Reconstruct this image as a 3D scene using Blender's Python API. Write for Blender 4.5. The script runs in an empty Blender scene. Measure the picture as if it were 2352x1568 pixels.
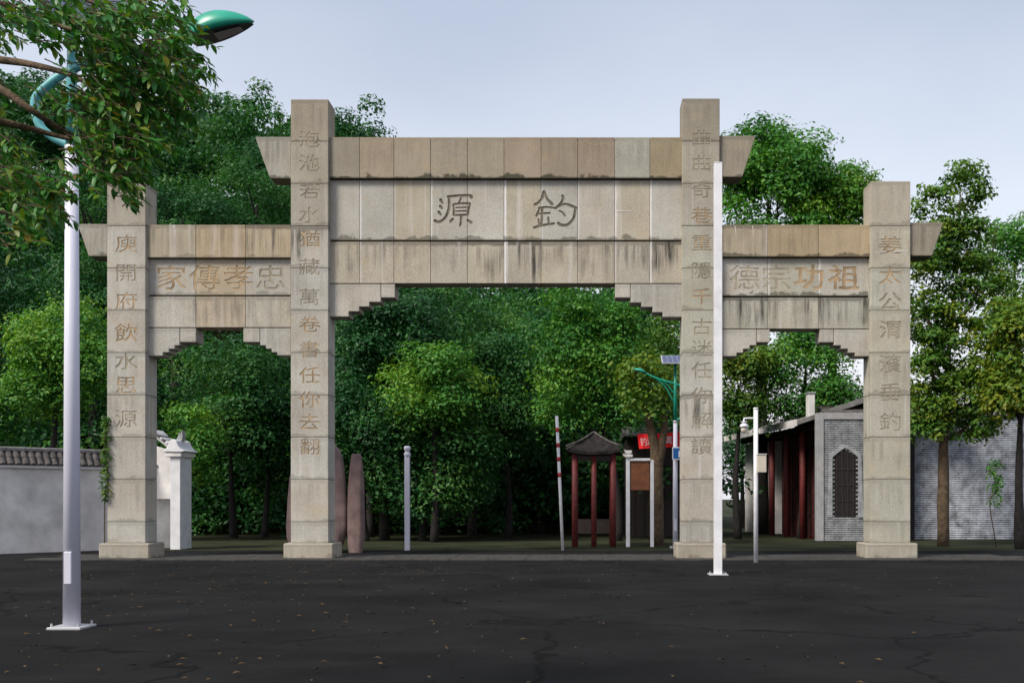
import bpy, bmesh, math, random
import numpy as np
from mathutils import Vector, Matrix, noise as mnoise

random.seed(7)
SC = bpy.context.scene
COL = SC.collection
R = math.radians

# ------------------------------------------------------------------ camera
FOC, PX, PY, EYE = 2297.0, 1349.0, 1145.0, 1.6     # focal length, vanishing point (2352 px wide picture), eye height
cam_d = bpy.data.cameras.new('camera')
cam = bpy.data.objects.new('camera', cam_d)
COL.objects.link(cam)
cam.location = (0, 0, EYE)
cam.rotation_euler = (R(90), 0, 0)
cam_d.sensor_width = 36.0
cam_d.lens = 36.0 * FOC / 2352.0
cam_d.shift_x = -(PX - 1176.0) / 2352.0
cam_d.shift_y = (PY - 784.0) / 2352.0
cam_d.clip_end = 3000
SC.camera = cam

# ------------------------------------------------------------------ sky and sun
SUN_DIR = Vector((-0.56, -0.50, 0.80)).normalized()
SUN_EL = math.asin(SUN_DIR.z)
SUN_AZ = math.atan2(SUN_DIR.x, SUN_DIR.y)
world = bpy.data.worlds.new("World")
SC.world = world
world.use_nodes = True
wn, wl = world.node_tree.nodes, world.node_tree.links
wn.clear()
w_out = wn.new('ShaderNodeOutputWorld')
sky = wn.new('ShaderNodeTexSky')
sky.sky_type = 'NISHITA'
sky.sun_disc = False
sky.sun_elevation = SUN_EL
sky.sun_rotation = SUN_AZ
sky.air_density = 1.6
sky.dust_density = 4.0
sky.ozone_density = 2.0
bg1 = wn.new('ShaderNodeBackground'); bg1.inputs['Strength'].default_value = 0.08
wl.new(sky.outputs[0], bg1.inputs['Color'])
# thin overcast veil: pale by the horizon, blue grey higher up, with faint large clouds
tc = wn.new('ShaderNodeTexCoord')
sp = wn.new('ShaderNodeSeparateXYZ'); wl.new(tc.outputs['Generated'], sp.inputs[0])
nz = wn.new('ShaderNodeTexNoise'); nz.inputs['Scale'].default_value = 1.6; nz.inputs['Detail'].default_value = 5
mp = wn.new('ShaderNodeMapping'); mp.inputs['Scale'].default_value = (1, 1, 2.2)
wl.new(tc.outputs['Generated'], mp.inputs[0]); wl.new(mp.outputs[0], nz.inputs['Vector'])
ma = wn.new('ShaderNodeMath'); ma.operation = 'MULTIPLY_ADD'
wl.new(nz.outputs['Fac'], ma.inputs[0]); ma.inputs[1].default_value = 0.26; ma.inputs[2].default_value = -0.13
mb = wn.new('ShaderNodeMath'); mb.operation = 'ADD'
wl.new(sp.outputs['Z'], mb.inputs[0]); wl.new(ma.outputs[0], mb.inputs[1])
rp = wn.new('ShaderNodeValToRGB')
wl.new(mb.outputs[0], rp.inputs[0])
e = rp.color_ramp.elements
e[0].position = 0.10; e[0].color = (0.76, 0.75, 0.81, 1)
e[1].position = 0.46; e[1].color = (0.42, 0.46, 0.565, 1)
k = e.new(0.30); k.color = (0.63, 0.665, 0.745, 1)
bg2 = wn.new('ShaderNodeBackground'); bg2.inputs['Strength'].default_value = 0.84
wl.new(rp.outputs[0], bg2.inputs['Color'])
mx = wn.new('ShaderNodeMixShader'); mx.inputs[0].default_value = 0.75
wl.new(bg1.outputs[0], mx.inputs[1]); wl.new(bg2.outputs[0], mx.inputs[2])
wl.new(mx.outputs[0], w_out.inputs['Surface'])

sun_d = bpy.data.lights.new('sun', 'SUN')
sun_d.energy = 2.4
sun_d.angle = R(18)
sun_d.color = (1.0, 0.93, 0.82)
sun = bpy.data.objects.new('sun', sun_d)
COL.objects.link(sun)
sun.rotation_euler = (-SUN_DIR).to_track_quat('-Z', 'Y').to_euler()
sun.location = (-30, -30, 40)

SC.view_settings.view_transform = 'Standard'
SC.view_settings.look = 'None'
SC.view_settings.exposure = 0.82
SC.view_settings.gamma = 1.0
SC.view_settings.use_curve_mapping = False


# ------------------------------------------------------------------ helpers
def wx(tx, D): return (tx - PX) * D / FOC
def wz(ty, D): return EYE + (PY - ty) * D / FOC
def at(tx, ty, D): return Vector((wx(tx, D), D, wz(ty, D)))


def tag(o, label=None, cat=None, group=None, kind=None):
    if label: o['label'] = label
    if cat: o['category'] = cat
    if group: o['group'] = group
    if kind: o['kind'] = kind
    return o


WORLD = {}


def link(o, parent=None, loc=(0, 0, 0)):
    """link o at world position loc, under parent (parents are never rotated)"""
    COL.objects.link(o)
    loc = Vector(loc)
    WORLD[o.name] = loc
    if parent is not None:
        o.parent = parent
        o.location = loc - WORLD[parent.name]
    else:
        o.location = loc
    return o


def empty(name, loc):
    o = bpy.data.objects.new(name, None)
    o.empty_display_size = 0.2
    return link(o, None, loc)


def mesh_from_bm(bm, name, mat=None, smooth=False):
    me = bpy.data.meshes.new(name)
    bm.normal_update()
    bm.to_mesh(me)
    bm.free()
    if mat: me.materials.append(mat)
    if smooth:
        me.polygons.foreach_set('use_smooth', [True] * len(me.polygons))
    return me


def part(name, bm, mat, parent=None, loc=(0, 0, 0), smooth=False):
    """bm in world coordinates; the object's origin goes to loc"""
    loc = Vector(loc)
    bmesh.ops.translate(bm, verts=bm.verts, vec=-loc)
    o = bpy.data.objects.new(name, mesh_from_bm(bm, name, mat, smooth))
    return link(o, parent, loc)


def add_box(bm, x0, x1, y0, y1, z0, z1, bevel=0.0, seg=1):
    r = bmesh.ops.create_cube(bm, size=1.0)
    vs = r['verts']
    bmesh.ops.scale(bm, verts=vs, vec=(x1 - x0, y1 - y0, z1 - z0))
    bmesh.ops.translate(bm, verts=vs, vec=((x0 + x1) / 2, (y0 + y1) / 2, (z0 + z1) / 2))
    if bevel:
        es = list({ed for v in vs for ed in v.link_edges})
        bmesh.ops.bevel(bm, geom=es, offset=bevel, segments=seg, affect='EDGES', profile=0.6)


def box(x0, x1, y0, y1, z0, z1, bevel=0.0, seg=1):
    bm = bmesh.new()
    add_box(bm, min(x0, x1), max(x0, x1), min(y0, y1), max(y0, y1), min(z0, z1), max(z0, z1), bevel, seg)
    return bm


def add_prism(bm, poly, y0, y1, bevel=0.0):
    """poly: (x,z) points, extruded along y"""
    a = [bm.verts.new((x, y0, z)) for x, z in poly]
    b = [bm.verts.new((x, y1, z)) for x, z in poly]
    n = len(poly)
    fs = [bm.faces.new(a), bm.faces.new(b[::-1])]
    for i in range(n):
        j = (i + 1) % n
        fs.append(bm.faces.new((a[j], a[i], b[i], b[j])))
    bmesh.ops.recalc_face_normals(bm, faces=fs)
    if bevel:
        es = list({ed for f in fs for ed in f.edges})
        bmesh.ops.bevel(bm, geom=es, offset=bevel, segments=1, affect='EDGES', profile=0.6)


def prism(poly, y0, y1, bevel=0.0):
    bm = bmesh.new()
    add_prism(bm, poly, y0, y1, bevel)
    return bm


def add_tube(bm, pts, radii, sides=10, caps=True, wob=0.0, seed=0):
    pts = [Vector(p) for p in pts]
    n = len(pts)
    if not hasattr(radii, '__len__'): radii = [radii] * n
    rings = []
    up = Vector((0, 0, 1))
    t0 = (pts[1] - pts[0]).normalized()
    nrm = t0.cross(up)
    if nrm.length < 1e-3: nrm = Vector((1, 0, 0))
    nrm.normalize()
    for i in range(n):
        t = (pts[min(i + 1, n - 1)] - pts[max(i - 1, 0)]).normalized()
        nrm = (nrm - t * nrm.dot(t)).normalized()
        bi = t.cross(nrm)
        ring = []
        for s in range(sides):
            a = 2 * math.pi * s / sides
            rr = radii[i]
            if wob: rr *= 1 + wob * mnoise.noise(pts[i] * 1.7 + Vector((math.cos(a) * 1.3, math.sin(a) * 1.3, seed)))
            ring.append(bm.verts.new(pts[i] + (nrm * math.cos(a) + bi * math.sin(a)) * rr))
        rings.append(ring)
    for i in range(n - 1):
        for s in range(sides):
            q = (s + 1) % sides
            bm.faces.new((rings[i][s], rings[i][q], rings[i + 1][q], rings[i + 1][s]))
    if caps:
        bm.faces.new(rings[0][::-1]); bm.faces.new(rings[-1])


def tube(pts, radii, sides=10, wob=0.0, seed=0):
    bm = bmesh.new()
    add_tube(bm, pts, radii, sides, True, wob, seed)
    return bm


def smooth_path(pts, per=5):
    """Catmull-Rom"""
    P = [Vector(p) for p in pts]
    P = [P[0] * 2 - P[1]] + P + [P[-1] * 2 - P[-2]]
    out = []
    for i in range(1, len(P) - 2):
        for k in range(per):
            t = k / per
            a, b, c, d = P[i - 1], P[i], P[i + 1], P[i + 2]
            out.append(0.5 * ((2 * b) + (c - a) * t + (2 * a - 5 * b + 4 * c - d) * t * t + (3 * b - a - 3 * c + d) * t ** 3))
    out.append(P[-2])
    return out


def add_lathe(bm, cx, cy, prof, sides=20):
    rings = [[bm.verts.new((cx + r * math.cos(2 * math.pi * s / sides), cy + r * math.sin(2 * math.pi * s / sides), z)) for s in range(sides)] for r, z in prof]
    for i in range(len(rings) - 1):
        for s in range(sides):
            q = (s + 1) % sides
            bm.faces.new((rings[i][s], rings[i][q], rings[i + 1][q], rings[i + 1][s]))
    bm.faces.new(rings[0][::-1]); bm.faces.new(rings[-1])


# ------------------------------------------------------------------ materials
def new_mat(name):
    m = bpy.data.materials.new(name)
    m.use_nodes = True
    nt = m.node_tree
    return m, nt, nt.nodes['Principled BSDF']


def mix_rgb(nt, mode, fac, a, b):
    n = nt.nodes.new('ShaderNodeMix'); n.data_type = 'RGBA'; n.blend_type = mode
    for idx, v in ((0, fac), (6, a), (7, b)):
        if hasattr(v, 'is_linked') or isinstance(v, bpy.types.NodeSocket): nt.links.new(v, n.inputs[idx])
        elif idx == 0: n.inputs[0].default_value = v
        else: n.inputs[idx].default_value = (*v, 1)
    return n.outputs[2]


def mth(nt, op, a, b=0.0, c=0.0, clamp=False):
    n = nt.nodes.new('ShaderNodeMath'); n.operation = op; n.use_clamp = clamp
    for i, v in enumerate((a, b, c)):
        if isinstance(v, bpy.types.NodeSocket): nt.links.new(v, n.inputs[i])
        else: n.inputs[i].default_value = v
    return n.outputs[0]


def noise_tex(nt, vec, scale, detail=4, rough=0.55, mapping=None):
    if mapping:
        mp = nt.nodes.new('ShaderNodeMapping'); mp.inputs['Scale'].default_value = mapping
        nt.links.new(vec, mp.inputs[0]); vec = mp.outputs[0]
    n = nt.nodes.new('ShaderNodeTexNoise'); n.inputs['Scale'].default_value = scale
    n.inputs['Detail'].default_value = detail; n.inputs['Roughness'].default_value = rough
    nt.links.new(vec, n.inputs['Vector'])
    return n.outputs['Fac']


def ramp(nt, fac, p0, p1, c0=(0, 0, 0), c1=(1, 1, 1)):
    n = nt.nodes.new('ShaderNodeValToRGB')
    n.color_ramp.elements[0].position = p0; n.color_ramp.elements[0].color = (*c0, 1)
    n.color_ramp.elements[1].position = p1; n.color_ramp.elements[1].color = (*c1, 1)
    nt.links.new(fac, n.inputs[0])
    return n.outputs[0]


def bump(nt, bsdf, height, strength=0.3, dist=0.02):
    b = nt.nodes.new('ShaderNodeBump'); b.inputs['Strength'].default_value = strength; b.inputs['Distance'].default_value = dist
    nt.links.new(height, b.inputs['Height']); nt.links.new(b.outputs[0], bsdf.inputs['Normal'])


def geo_pos(nt): return nt.nodes.new('ShaderNodeNewGeometry').outputs['Position']


def simple(name, col, rough=0.6, var=0.25, scale=6.0, spec=0.4, metal=0.0, bmp=0.0):
    m, nt, b = new_mat(name)
    p = geo_pos(nt)
    f = noise_tex(nt, p, scale, 5)
    lo = tuple(c * (1 - var) for c in col); hi = tuple(min(1, c * (1 + var)) for c in col)
    nt.links.new(ramp(nt, f, 0.3, 0.7, lo, hi), b.inputs['Base Color'])
    b.inputs['Roughness'].default_value = rough
    b.inputs['Metallic'].default_value = metal
    b.inputs['Specular IOR Level'].default_value = spec
    if bmp: bump(nt, b, noise_tex(nt, p, scale * 6, 4), bmp, 0.02)
    return m


def granite_mat():
    m, nt, b = new_mat('dressed_granite')
    p = geo_pos(nt)
    oi = nt.nodes.new('ShaderNodeObjectInfo')
    tcn = nt.nodes.new('ShaderNodeTexCoord')
    so = nt.nodes.new('ShaderNodeSeparateXYZ'); nt.links.new(tcn.outputs['Object'], so.inputs[0])

    def attr(nm):
        a = nt.nodes.new('ShaderNodeAttribute'); a.attribute_type = 'OBJECT'; a.attribute_name = nm
        return a.outputs['Fac']
    base = oi.outputs['Color']
    # mottling: broad patches, speckle of the grains
    broad = noise_tex(nt, p, 1.1, 4)
    c = mix_rgb(nt, 'MULTIPLY', 1.0, base, ramp(nt, broad, 0.3, 0.72, (0.86, 0.84, 0.82), (1.07, 1.07, 1.07)))
    ochre = ramp(nt, noise_tex(nt, p, 1.7, 3), 0.56, 0.78)
    c = mix_rgb(nt, 'MIX', mth(nt, 'MULTIPLY', ochre, 0.30), c, (0.46, 0.34, 0.19))
    speck = noise_tex(nt, p, 34, 3, 0.7)
    c = mix_rgb(nt, 'MULTIPLY', 1.0, c, ramp(nt, speck, 0.30, 0.70, (0.74, 0.74, 0.75), (1.18, 1.17, 1.15)))
    # rain streaks running down from the top edge of a stone
    drop = mth(nt, 'MULTIPLY', so.outputs['Z'], -1.0)
    fade = ramp(nt, mth(nt, 'ADD', drop, mth(nt, 'MULTIPLY', noise_tex(nt, p, 5.0, 2, mapping=(1, 1, 0.05)), -1.1)), 0.0, 0.42, (1, 1, 1), (0, 0, 0))
    st = ramp(nt, noise_tex(nt, p, 7.5, 5, 0.65, mapping=(1, 1, 0.05)), 0.43, 0.68)
    patch = ramp(nt, noise_tex(nt, p, 0.9, 2), 0.30, 0.58)
    sm = mth(nt, 'MULTIPLY', mth(nt, 'MULTIPLY', mth(nt, 'MULTIPLY', st, fade), patch), mth(nt, 'MULTIPLY', attr('streak'), 1.12), clamp=True)
    # grime line right under the top edge of a stone
    gl = ramp(nt, mth(nt, 'ADD', drop, mth(nt, 'MULTIPLY', noise_tex(nt, p, 3.0, 3), -0.16)), 0.0, 0.05, (1, 1, 1), (0, 0, 0))
    sm = mth(nt, 'MAXIMUM', sm, mth(nt, 'MULTIPLY', gl, mth(nt, 'MULTIPLY', attr('streak'), 0.6)), clamp=True)
    c = mix_rgb(nt, 'MIX', sm, c, (0.055, 0.050, 0.042))
    # pale lime runs
    st2 = ramp(nt, noise_tex(nt, p, 5.2, 2, 0.5, mapping=(1, 1, 0.03)), 0.60, 0.68)
    lm = mth(nt, 'MULTIPLY', st2, attr('lime'), clamp=True)
    c = mix_rgb(nt, 'MIX', mth(nt, 'MULTIPLY', lm, 0.75), c, (0.66, 0.62, 0.62))
    # white lime run down the left joint
    ed = ramp(nt, mth(nt, 'ADD', mth(nt, 'ADD', so.outputs['X'], attr('half')), mth(nt, 'MULTIPLY', noise_tex(nt, p, 4.0, 2, mapping=(0.2, 0.2, 1)), -0.05)), 0.0, 0.035, (1, 1, 1), (0, 0, 0))
    c = mix_rgb(nt, 'MIX', mth(nt, 'MULTIPLY', ed, attr('joint_lime'), clamp=True), c, (0.74, 0.72, 0.72))
    # black algae along the bottom edge
    h = attr('height')
    up = mth(nt, 'SUBTRACT', h, drop)
    al = ramp(nt, mth(nt, 'SUBTRACT', up, mth(nt, 'MULTIPLY', ramp(nt, noise_tex(nt, p, 2.6, 3), 0.45, 0.75), 0.16)), 0.0, 0.05, (1, 1, 1), (0, 0, 0))
    c = mix_rgb(nt, 'MIX', mth(nt, 'MULTIPLY', mth(nt, 'MULTIPLY', al, attr('algae')), 0.85, clamp=True), c, (0.035, 0.035, 0.022))
    nt.links.new(c, b.inputs['Base Color'])
    b.inputs['Roughness'].default_value = 0.85
    b.inputs['Specular IOR Level'].default_value = 0.25
    bump(nt, b, mth(nt, 'ADD', noise_tex(nt, p, 60, 3), mth(nt, 'MULTIPLY', noise_tex(nt, p, 9, 3), 0.8)), 0.28, 0.012)
    return m


M_GRAN = granite_mat()
M_MORTAR = simple('old_mortar', (0.15, 0.13, 0.10), 0.95, 0.4, 5)
M_CARVE = simple('ochre_stained_carving', (0.36, 0.255, 0.150), 0.9, 0.45, 3)
M_CARVE2 = simple('grey_stained_carving', (0.30, 0.262, 0.195), 0.9, 0.4, 3)
M_WHITE = simple('white_paint', (0.72, 0.72, 0.75), 0.45, 0.11, 3.5)
M_POLE = simple('pale_galvanised_paint', (0.60, 0.60, 0.70), 0.38, 0.05, 1.2, 0.5)
M_GREEN = simple('green_enamel', (0.014, 0.30, 0.20), 0.35, 0.18, 3, 0.5)
M_TEAL = simple('faded_teal_enamel', (0.10, 0.36, 0.38), 0.35, 0.2, 3, 0.5)
M_DARKMETAL = simple('dark_lamp_underside', (0.03, 0.05, 0.055), 0.4, 0.2, 8)
M_LENS = simple('lamp_glass', (0.55, 0.5, 0.5), 0.2, 0.1, 20, 0.6)
M_CELL = simple('solar_cell', (0.06, 0.075, 0.16), 0.18, 0.25, 9, 0.6)
M_ALU = simple('aluminium_frame', (0.55, 0.55, 0.57), 0.4, 0.1, 5, metal=0.4)
M_ASPH_SPEC = None
M_PLASTER = simple('white_plaster', (0.64, 0.62, 0.61), 0.85, 0.22, 1.8)
M_TILE = simple('dark_clay_tile', (0.080, 0.072, 0.070), 0.85, 0.55, 5, bmp=0.4)
M_TILEGREY = simple('grey_clay_tile', (0.20, 0.19, 0.19), 0.85, 0.4, 5, bmp=0.3)
M_BARK = simple('grey_brown_bark', (0.105, 0.072, 0.045), 0.95, 0.5, 9, bmp=0.8)
M_BARKD = simple('dark_bark', (0.022, 0.019, 0.018), 0.95, 0.5, 9, bmp=0.8)
M_REDWOOD = simple('dark_red_timber', (0.13, 0.022, 0.022), 0.6, 0.35, 7)
M_DARKWOOD = simple('dark_timber', (0.030, 0.020, 0.018), 0.7, 0.4, 9)
M_BROWNWOOD = simple('brown_fretwork_timber', (0.085, 0.045, 0.022), 0.7, 0.4, 9)
M_INTERIOR = simple('dark_interior', (0.014, 0.012, 0.013), 0.8, 0.3, 3)
M_GREYTRIM = simple('grey_cement_trim', (0.33, 0.33, 0.34), 0.9, 0.15, 3)
M_BRICK = simple('grey_brick', (0.30, 0.31, 0.33), 0.9, 0.38, 3.5)
M_BRICKL = simple('pale_limewashed_brick', (0.42, 0.44, 0.49), 0.9, 0.55, 3.2)
M_JOINT = simple('brick_joint', (0.025, 0.025, 0.028), 0.95, 0.3, 5)
M_RED = simple('red_banner_cloth', (0.78, 0.008, 0.014), 0.7, 0.12, 3)
M_REDPAINT = simple('red_reflective_band', (0.42, 0.03, 0.03), 0.5, 0.1, 6)
M_BLUE = simple('blue_sign_paint', (0.015, 0.13, 0.40), 0.5, 0.1, 6)
M_STELE = simple('reddish_rough_stone', (0.21, 0.145, 0.135), 0.9, 0.4, 2.2, bmp=0.6)
M_BEIGE = simple('beige_steel_cabinet', (0.52, 0.47, 0.39), 0.5, 0.1, 4)
M_COPPER = simple('brown_notice_board', (0.19, 0.065, 0.028), 0.6, 0.3, 6)
M_TRUNKEND = M_BARK


def foliage_mat(name, cols, trans=0.30, rough=0.5):
    """leaf colour: each leaf has its own tint (attribute) and each plant its own shift"""
    m, nt, b = new_mat(name)
    a = nt.nodes.new('ShaderNodeAttribute'); a.attribute_name = 'tint'
    oi = nt.nodes.new('ShaderNodeObjectInfo')
    f = mth(nt, 'ADD', mth(nt, 'MULTIPLY', a.outputs['Fac'], 0.80), mth(nt, 'MULTIPLY', oi.outputs['Random'], 0.32), clamp=True)
    n = nt.nodes.new('ShaderNodeValToRGB')
    el = n.color_ramp.elements
    el[0].position = 0.0; el[0].color = (*cols[0], 1)
    el[1].position = 1.0; el[1].color = (*cols[-1], 1)
    for i, c in enumerate(cols[1:-1]):
        x = el.new((i + 1) / (len(cols) - 1)); x.color = (*c, 1)
    nt.links.new(f, n.inputs[0])
    nt.links.new(n.outputs[0], b.inputs['Base Color'])
    b.inputs['Roughness'].default_value = rough
    b.inputs['Specular IOR Level'].default_value = 0.3
    tr = nt.nodes.new('ShaderNodeBsdfTranslucent')
    nt.links.new(mix_rgb(nt, 'MULTIPLY', 1.0, n.outputs[0], (1.3, 1.25, 0.5)), tr.inputs[0])
    ms = nt.nodes.new('ShaderNodeMixShader'); ms.inputs[0].default_value = trans
    out = nt.nodes['Material Output']
    nt.links.new(b.outputs[0], ms.inputs[1]); nt.links.new(tr.outputs[0], ms.inputs[2])
    nt.links.new(ms.outputs[0], out.inputs['Surface'])
    return m


F_DARK = foliage_mat('deep_green_leaf', [(0.009, 0.050, 0.019), (0.018, 0.094, 0.028), (0.040, 0.155, 0.034), (0.085, 0.205, 0.032)])
F_MID = foliage_mat('bright_green_leaf', [(0.022, 0.110, 0.022), (0.050, 0.200, 0.030), (0.115, 0.290, 0.032), (0.200, 0.340, 0.030)])
F_OLIVE = foliage_mat('olive_yellow_leaf', [(0.024, 0.090, 0.018), (0.065, 0.170, 0.022), (0.130, 0.225, 0.022), (0.230, 0.235, 0.018)])
F_NEAR = foliage_mat('glossy_camphor_leaf', [(0.018, 0.095, 0.028), (0.032, 0.150, 0.034), (0.062, 0.195, 0.030), (0.120, 0.190, 0.018), (0.150, 0.110, 0.018), (0.170, 0.035, 0.014)], 0.28, 0.38)
FOL = {0: F_DARK, 1: F_MID, 2: F_OLIVE}

# ------------------------------------------------------------------ ground
def asphalt_mat():
    m, nt, b = new_mat('dark_asphalt')
    p = geo_pos(nt)
    c = ramp(nt, noise_tex(nt, p, 0.45, 5), 0.3, 0.7, (0.0035, 0.0035, 0.0038), (0.013, 0.013, 0.0135))
    agg = nt.nodes.new('ShaderNodeTexVoronoi'); agg.inputs['Scale'].default_value = 70
    nt.links.new(p, agg.inputs['Vector'])
    c = mix_rgb(nt, 'ADD', 1.0, c, ramp(nt, agg.outputs['Distance'], 0.02, 0.16, (0.020, 0.020, 0.021), (0, 0, 0)))
    cr = nt.nodes.new('ShaderNodeTexVoronoi'); cr.feature = 'DISTANCE_TO_EDGE'; cr.inputs['Scale'].default_value = 0.22
    wv = nt.nodes.new('ShaderNodeVectorMath'); wv.operation = 'ADD'
    nn = nt.nodes.new('ShaderNodeTexNoise'); nn.inputs['Scale'].default_value = 1.3; nn.inputs['Detail'].default_value = 6
    nt.links.new(p, nn.inputs['Vector']); nt.links.new(p, wv.inputs[0]); nt.links.new(nn.outputs['Color'], wv.inputs[1])
    nt.links.new(wv.outputs[0], cr.inputs['Vector'])
    c = mix_rgb(nt, 'MIX', ramp(nt, cr.outputs['Distance'], 0.004, 0.012, (.9, .9, .9), (0, 0, 0)), c, (0.0015, 0.0015, 0.0015))
    dust = ramp(nt, noise_tex(nt, p, 0.9, 8, 0.7, mapping=(.5, 1.4, 1)), 0.52, 0.8)
    c = mix_rgb(nt, 'MIX', mth(nt, 'MULTIPLY', dust, 0.35), c, (0.030, 0.028, 0.025))
    nt.links.new(c, b.inputs['Base Color'])
    b.inputs['Roughness'].default_value = 0.95
    b.inputs['Specular IOR Level'].default_value = 0.12
    bump(nt, b, agg.outputs['Distance'], 0.5, 0.008)
    return m


M_ASPHALT = asphalt_mat()
M_EARTH = simple('leaf_littered_earth', (0.030, 0.034, 0.018), 0.95, 0.5, 0.6, 0.1, bmp=0.5)


def sheet(name, x0, x1, y0, y1, z, mat):
    bm = bmesh.new()
    vs = [bm.verts.new(c) for c in ((x0, y0, z), (x1, y0, z), (x1, y1, z), (x0, y1, z))]
    bm.faces.new(vs)
    o = part(name, bm, mat)
    return tag(o, kind='structure')


sheet('ground', -1500, 1500, -300, 2500, -0.012, M_EARTH)
sheet('road', -70, 70, -40, 31, 0.0, M_ASPHALT)

M_PAVE = simple('dark_paving_granite', (0.050, 0.048, 0.045), 0.9, 0.35, 4, 0.15, bmp=0.3)
pave = empty('paving_band', (0, G0, 0)) if False else bpy.data.objects.new('pavement', None)
link(pave, None, (0, 27, 0)); tag(pave, kind='structure')
for i in range(26):
    for j in range(3):
        xa_ = -14.6 + i * 1.0 + (j % 2) * .5; ya_ = 25.9 + j * .8
        part('paving_slab', box(xa_ + .006, xa_ + .994, ya_ + .006, ya_ + .794, -.02, .03 + random.uniform(0, .006), .006), M_PAVE, pave, (xa_, ya_, 0))
litter = []
bm = bmesh.new()
for _ in range(900):
    yq = 6 + 22 * random.random() ** 1.3
    xq = random.gauss(-5.5, 3.0) if random.random() < .6 else random.uniform(-14, 14)
    a_ = random.uniform(0, 6.28); l_ = random.uniform(.03, .055); dx, dy = math.cos(a_) * l_, math.sin(a_) * l_
    vs = [bm.verts.new(c) for c in ((xq - dx, yq - dy, .036), (xq + dy * .4, yq - dx * .4, .044), (xq + dx, yq + dy, .037), (xq - dy * .4, yq + dx * .4, .05))]
    bm.faces.new(vs)
o = part('fallen_leaves', bm, simple('dry_leaf', (0.075, 0.045, 0.018), 0.9, 0.6, 9))
tag(o, 'few dry brown leaves scattered over the dark asphalt', 'leaves', kind='stuff')


def hill_h(x, y):
    def ss(a, b, v):
        t = min(1, max(0, (v - a) / (b - a))); return t * t * (3 - 2 * t)
    main = 23.2 * ss(46, 72, y) * ss(0, -20, x) + 8 * ss(-30, -60, x) * ss(50, 80, y)
    low = 10.5 * ss(47, 70, y) * ss(9, 1, x)
    return max(main, low) - 0.05 + 0.6 * mnoise.noise(Vector((x * .12, y * .12, 3))) * ss(46, 56, y)


bm = bmesh.new()
NX, NY = 50, 32
grid = []
for j in range(NY + 1):
    y = 45 + 70 * j / NY
    row = []
    for i in range(NX + 1):
        x = -80 + 104 * i / NX
        z = hill_h(x, y)
        if j == 0 or i == NX: z = -0.3
        row.append(bm.verts.new((x, y, z)))
    grid.append(row)
for j in range(NY):
    for i in range(NX):
        bm.faces.new((grid[j][i], grid[j][i + 1], grid[j + 1][i + 1], grid[j + 1][i]))
tag(part('hill', bm, M_EARTH, smooth=True), kind='structure')

# ------------------------------------------------------------------ the gate
G0 = 26.7                                   # distance of the pillar fronts
THK = 0.715
gate = empty('memorial_gate', (0, G0, 0))
tag(gate, 'tall beige granite gateway with four inscribed pillars and stepped openings', 'gateway')
STONE_L = (0.455, 0.436, 0.390)
STONE_M = (0.390, 0.363, 0.307)
STONE_B = (0.310, 0.277, 0.222)
STONE_G = (0.415, 0.410, 0.345)


def jit(c, a=0.06):
    k = 1 + random.uniform(-a, a)
    w = random.uniform(-a, a) * 0.4
    return (c[0] * k * (1 + w), c[1] * k, c[2] * k * (1 - w), 1)


BLOCKS = []                                  # (object, x0, x1, z0, z1, yfront)


def stone(poly_or_box, yf, yb, parent, col, streak=0.0, lime=0.0, algae=0.0, bevel=0.009, jl=0.0):
    """one dressed stone; poly in world x,z"""
    xs = [p[0] for p in poly_or_box]; zs = [p[1] for p in poly_or_box]
    bm = prism(poly_or_box, yf, yb, bevel)
    o = part('stone_block', bm, M_GRAN, parent, ((min(xs) + max(xs)) / 2, yf, max(zs)))
    o.color = jit(col)
    o['streak'] = float(streak); o['lime'] = float(lime); o['algae'] = float(algae); o['height'] = float(max(zs) - min(zs))
    o['half'] = float((max(xs) - min(xs)) / 2); o['joint_lime'] = float(jl)
    BLOCKS.append((o, min(xs), max(xs), min(zs), max(zs), yf))
    return o


def rect(x0, x1, z0, z1): return [(x0, z0), (x1, z0), (x1, z1), (x0, z1)]


GAP = 0.0045


def row_of_stones(xs, z0, z1, yf, yb, parent, cols, streaks, limes=None, algae=0.0, jls=()):
    for i in range(len(xs) - 1):
        stone(rect(xs[i] + GAP, xs[i + 1] - GAP, z0 + GAP, z1 - GAP), yf + random.uniform(-.004, .004), yb, parent,
              cols[i % len(cols)], streaks[i % len(streaks)], (limes or [0])[i % len(limes or [0])], algae, 0.009, jls[i] if i < len(jls) else 0.0)


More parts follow.
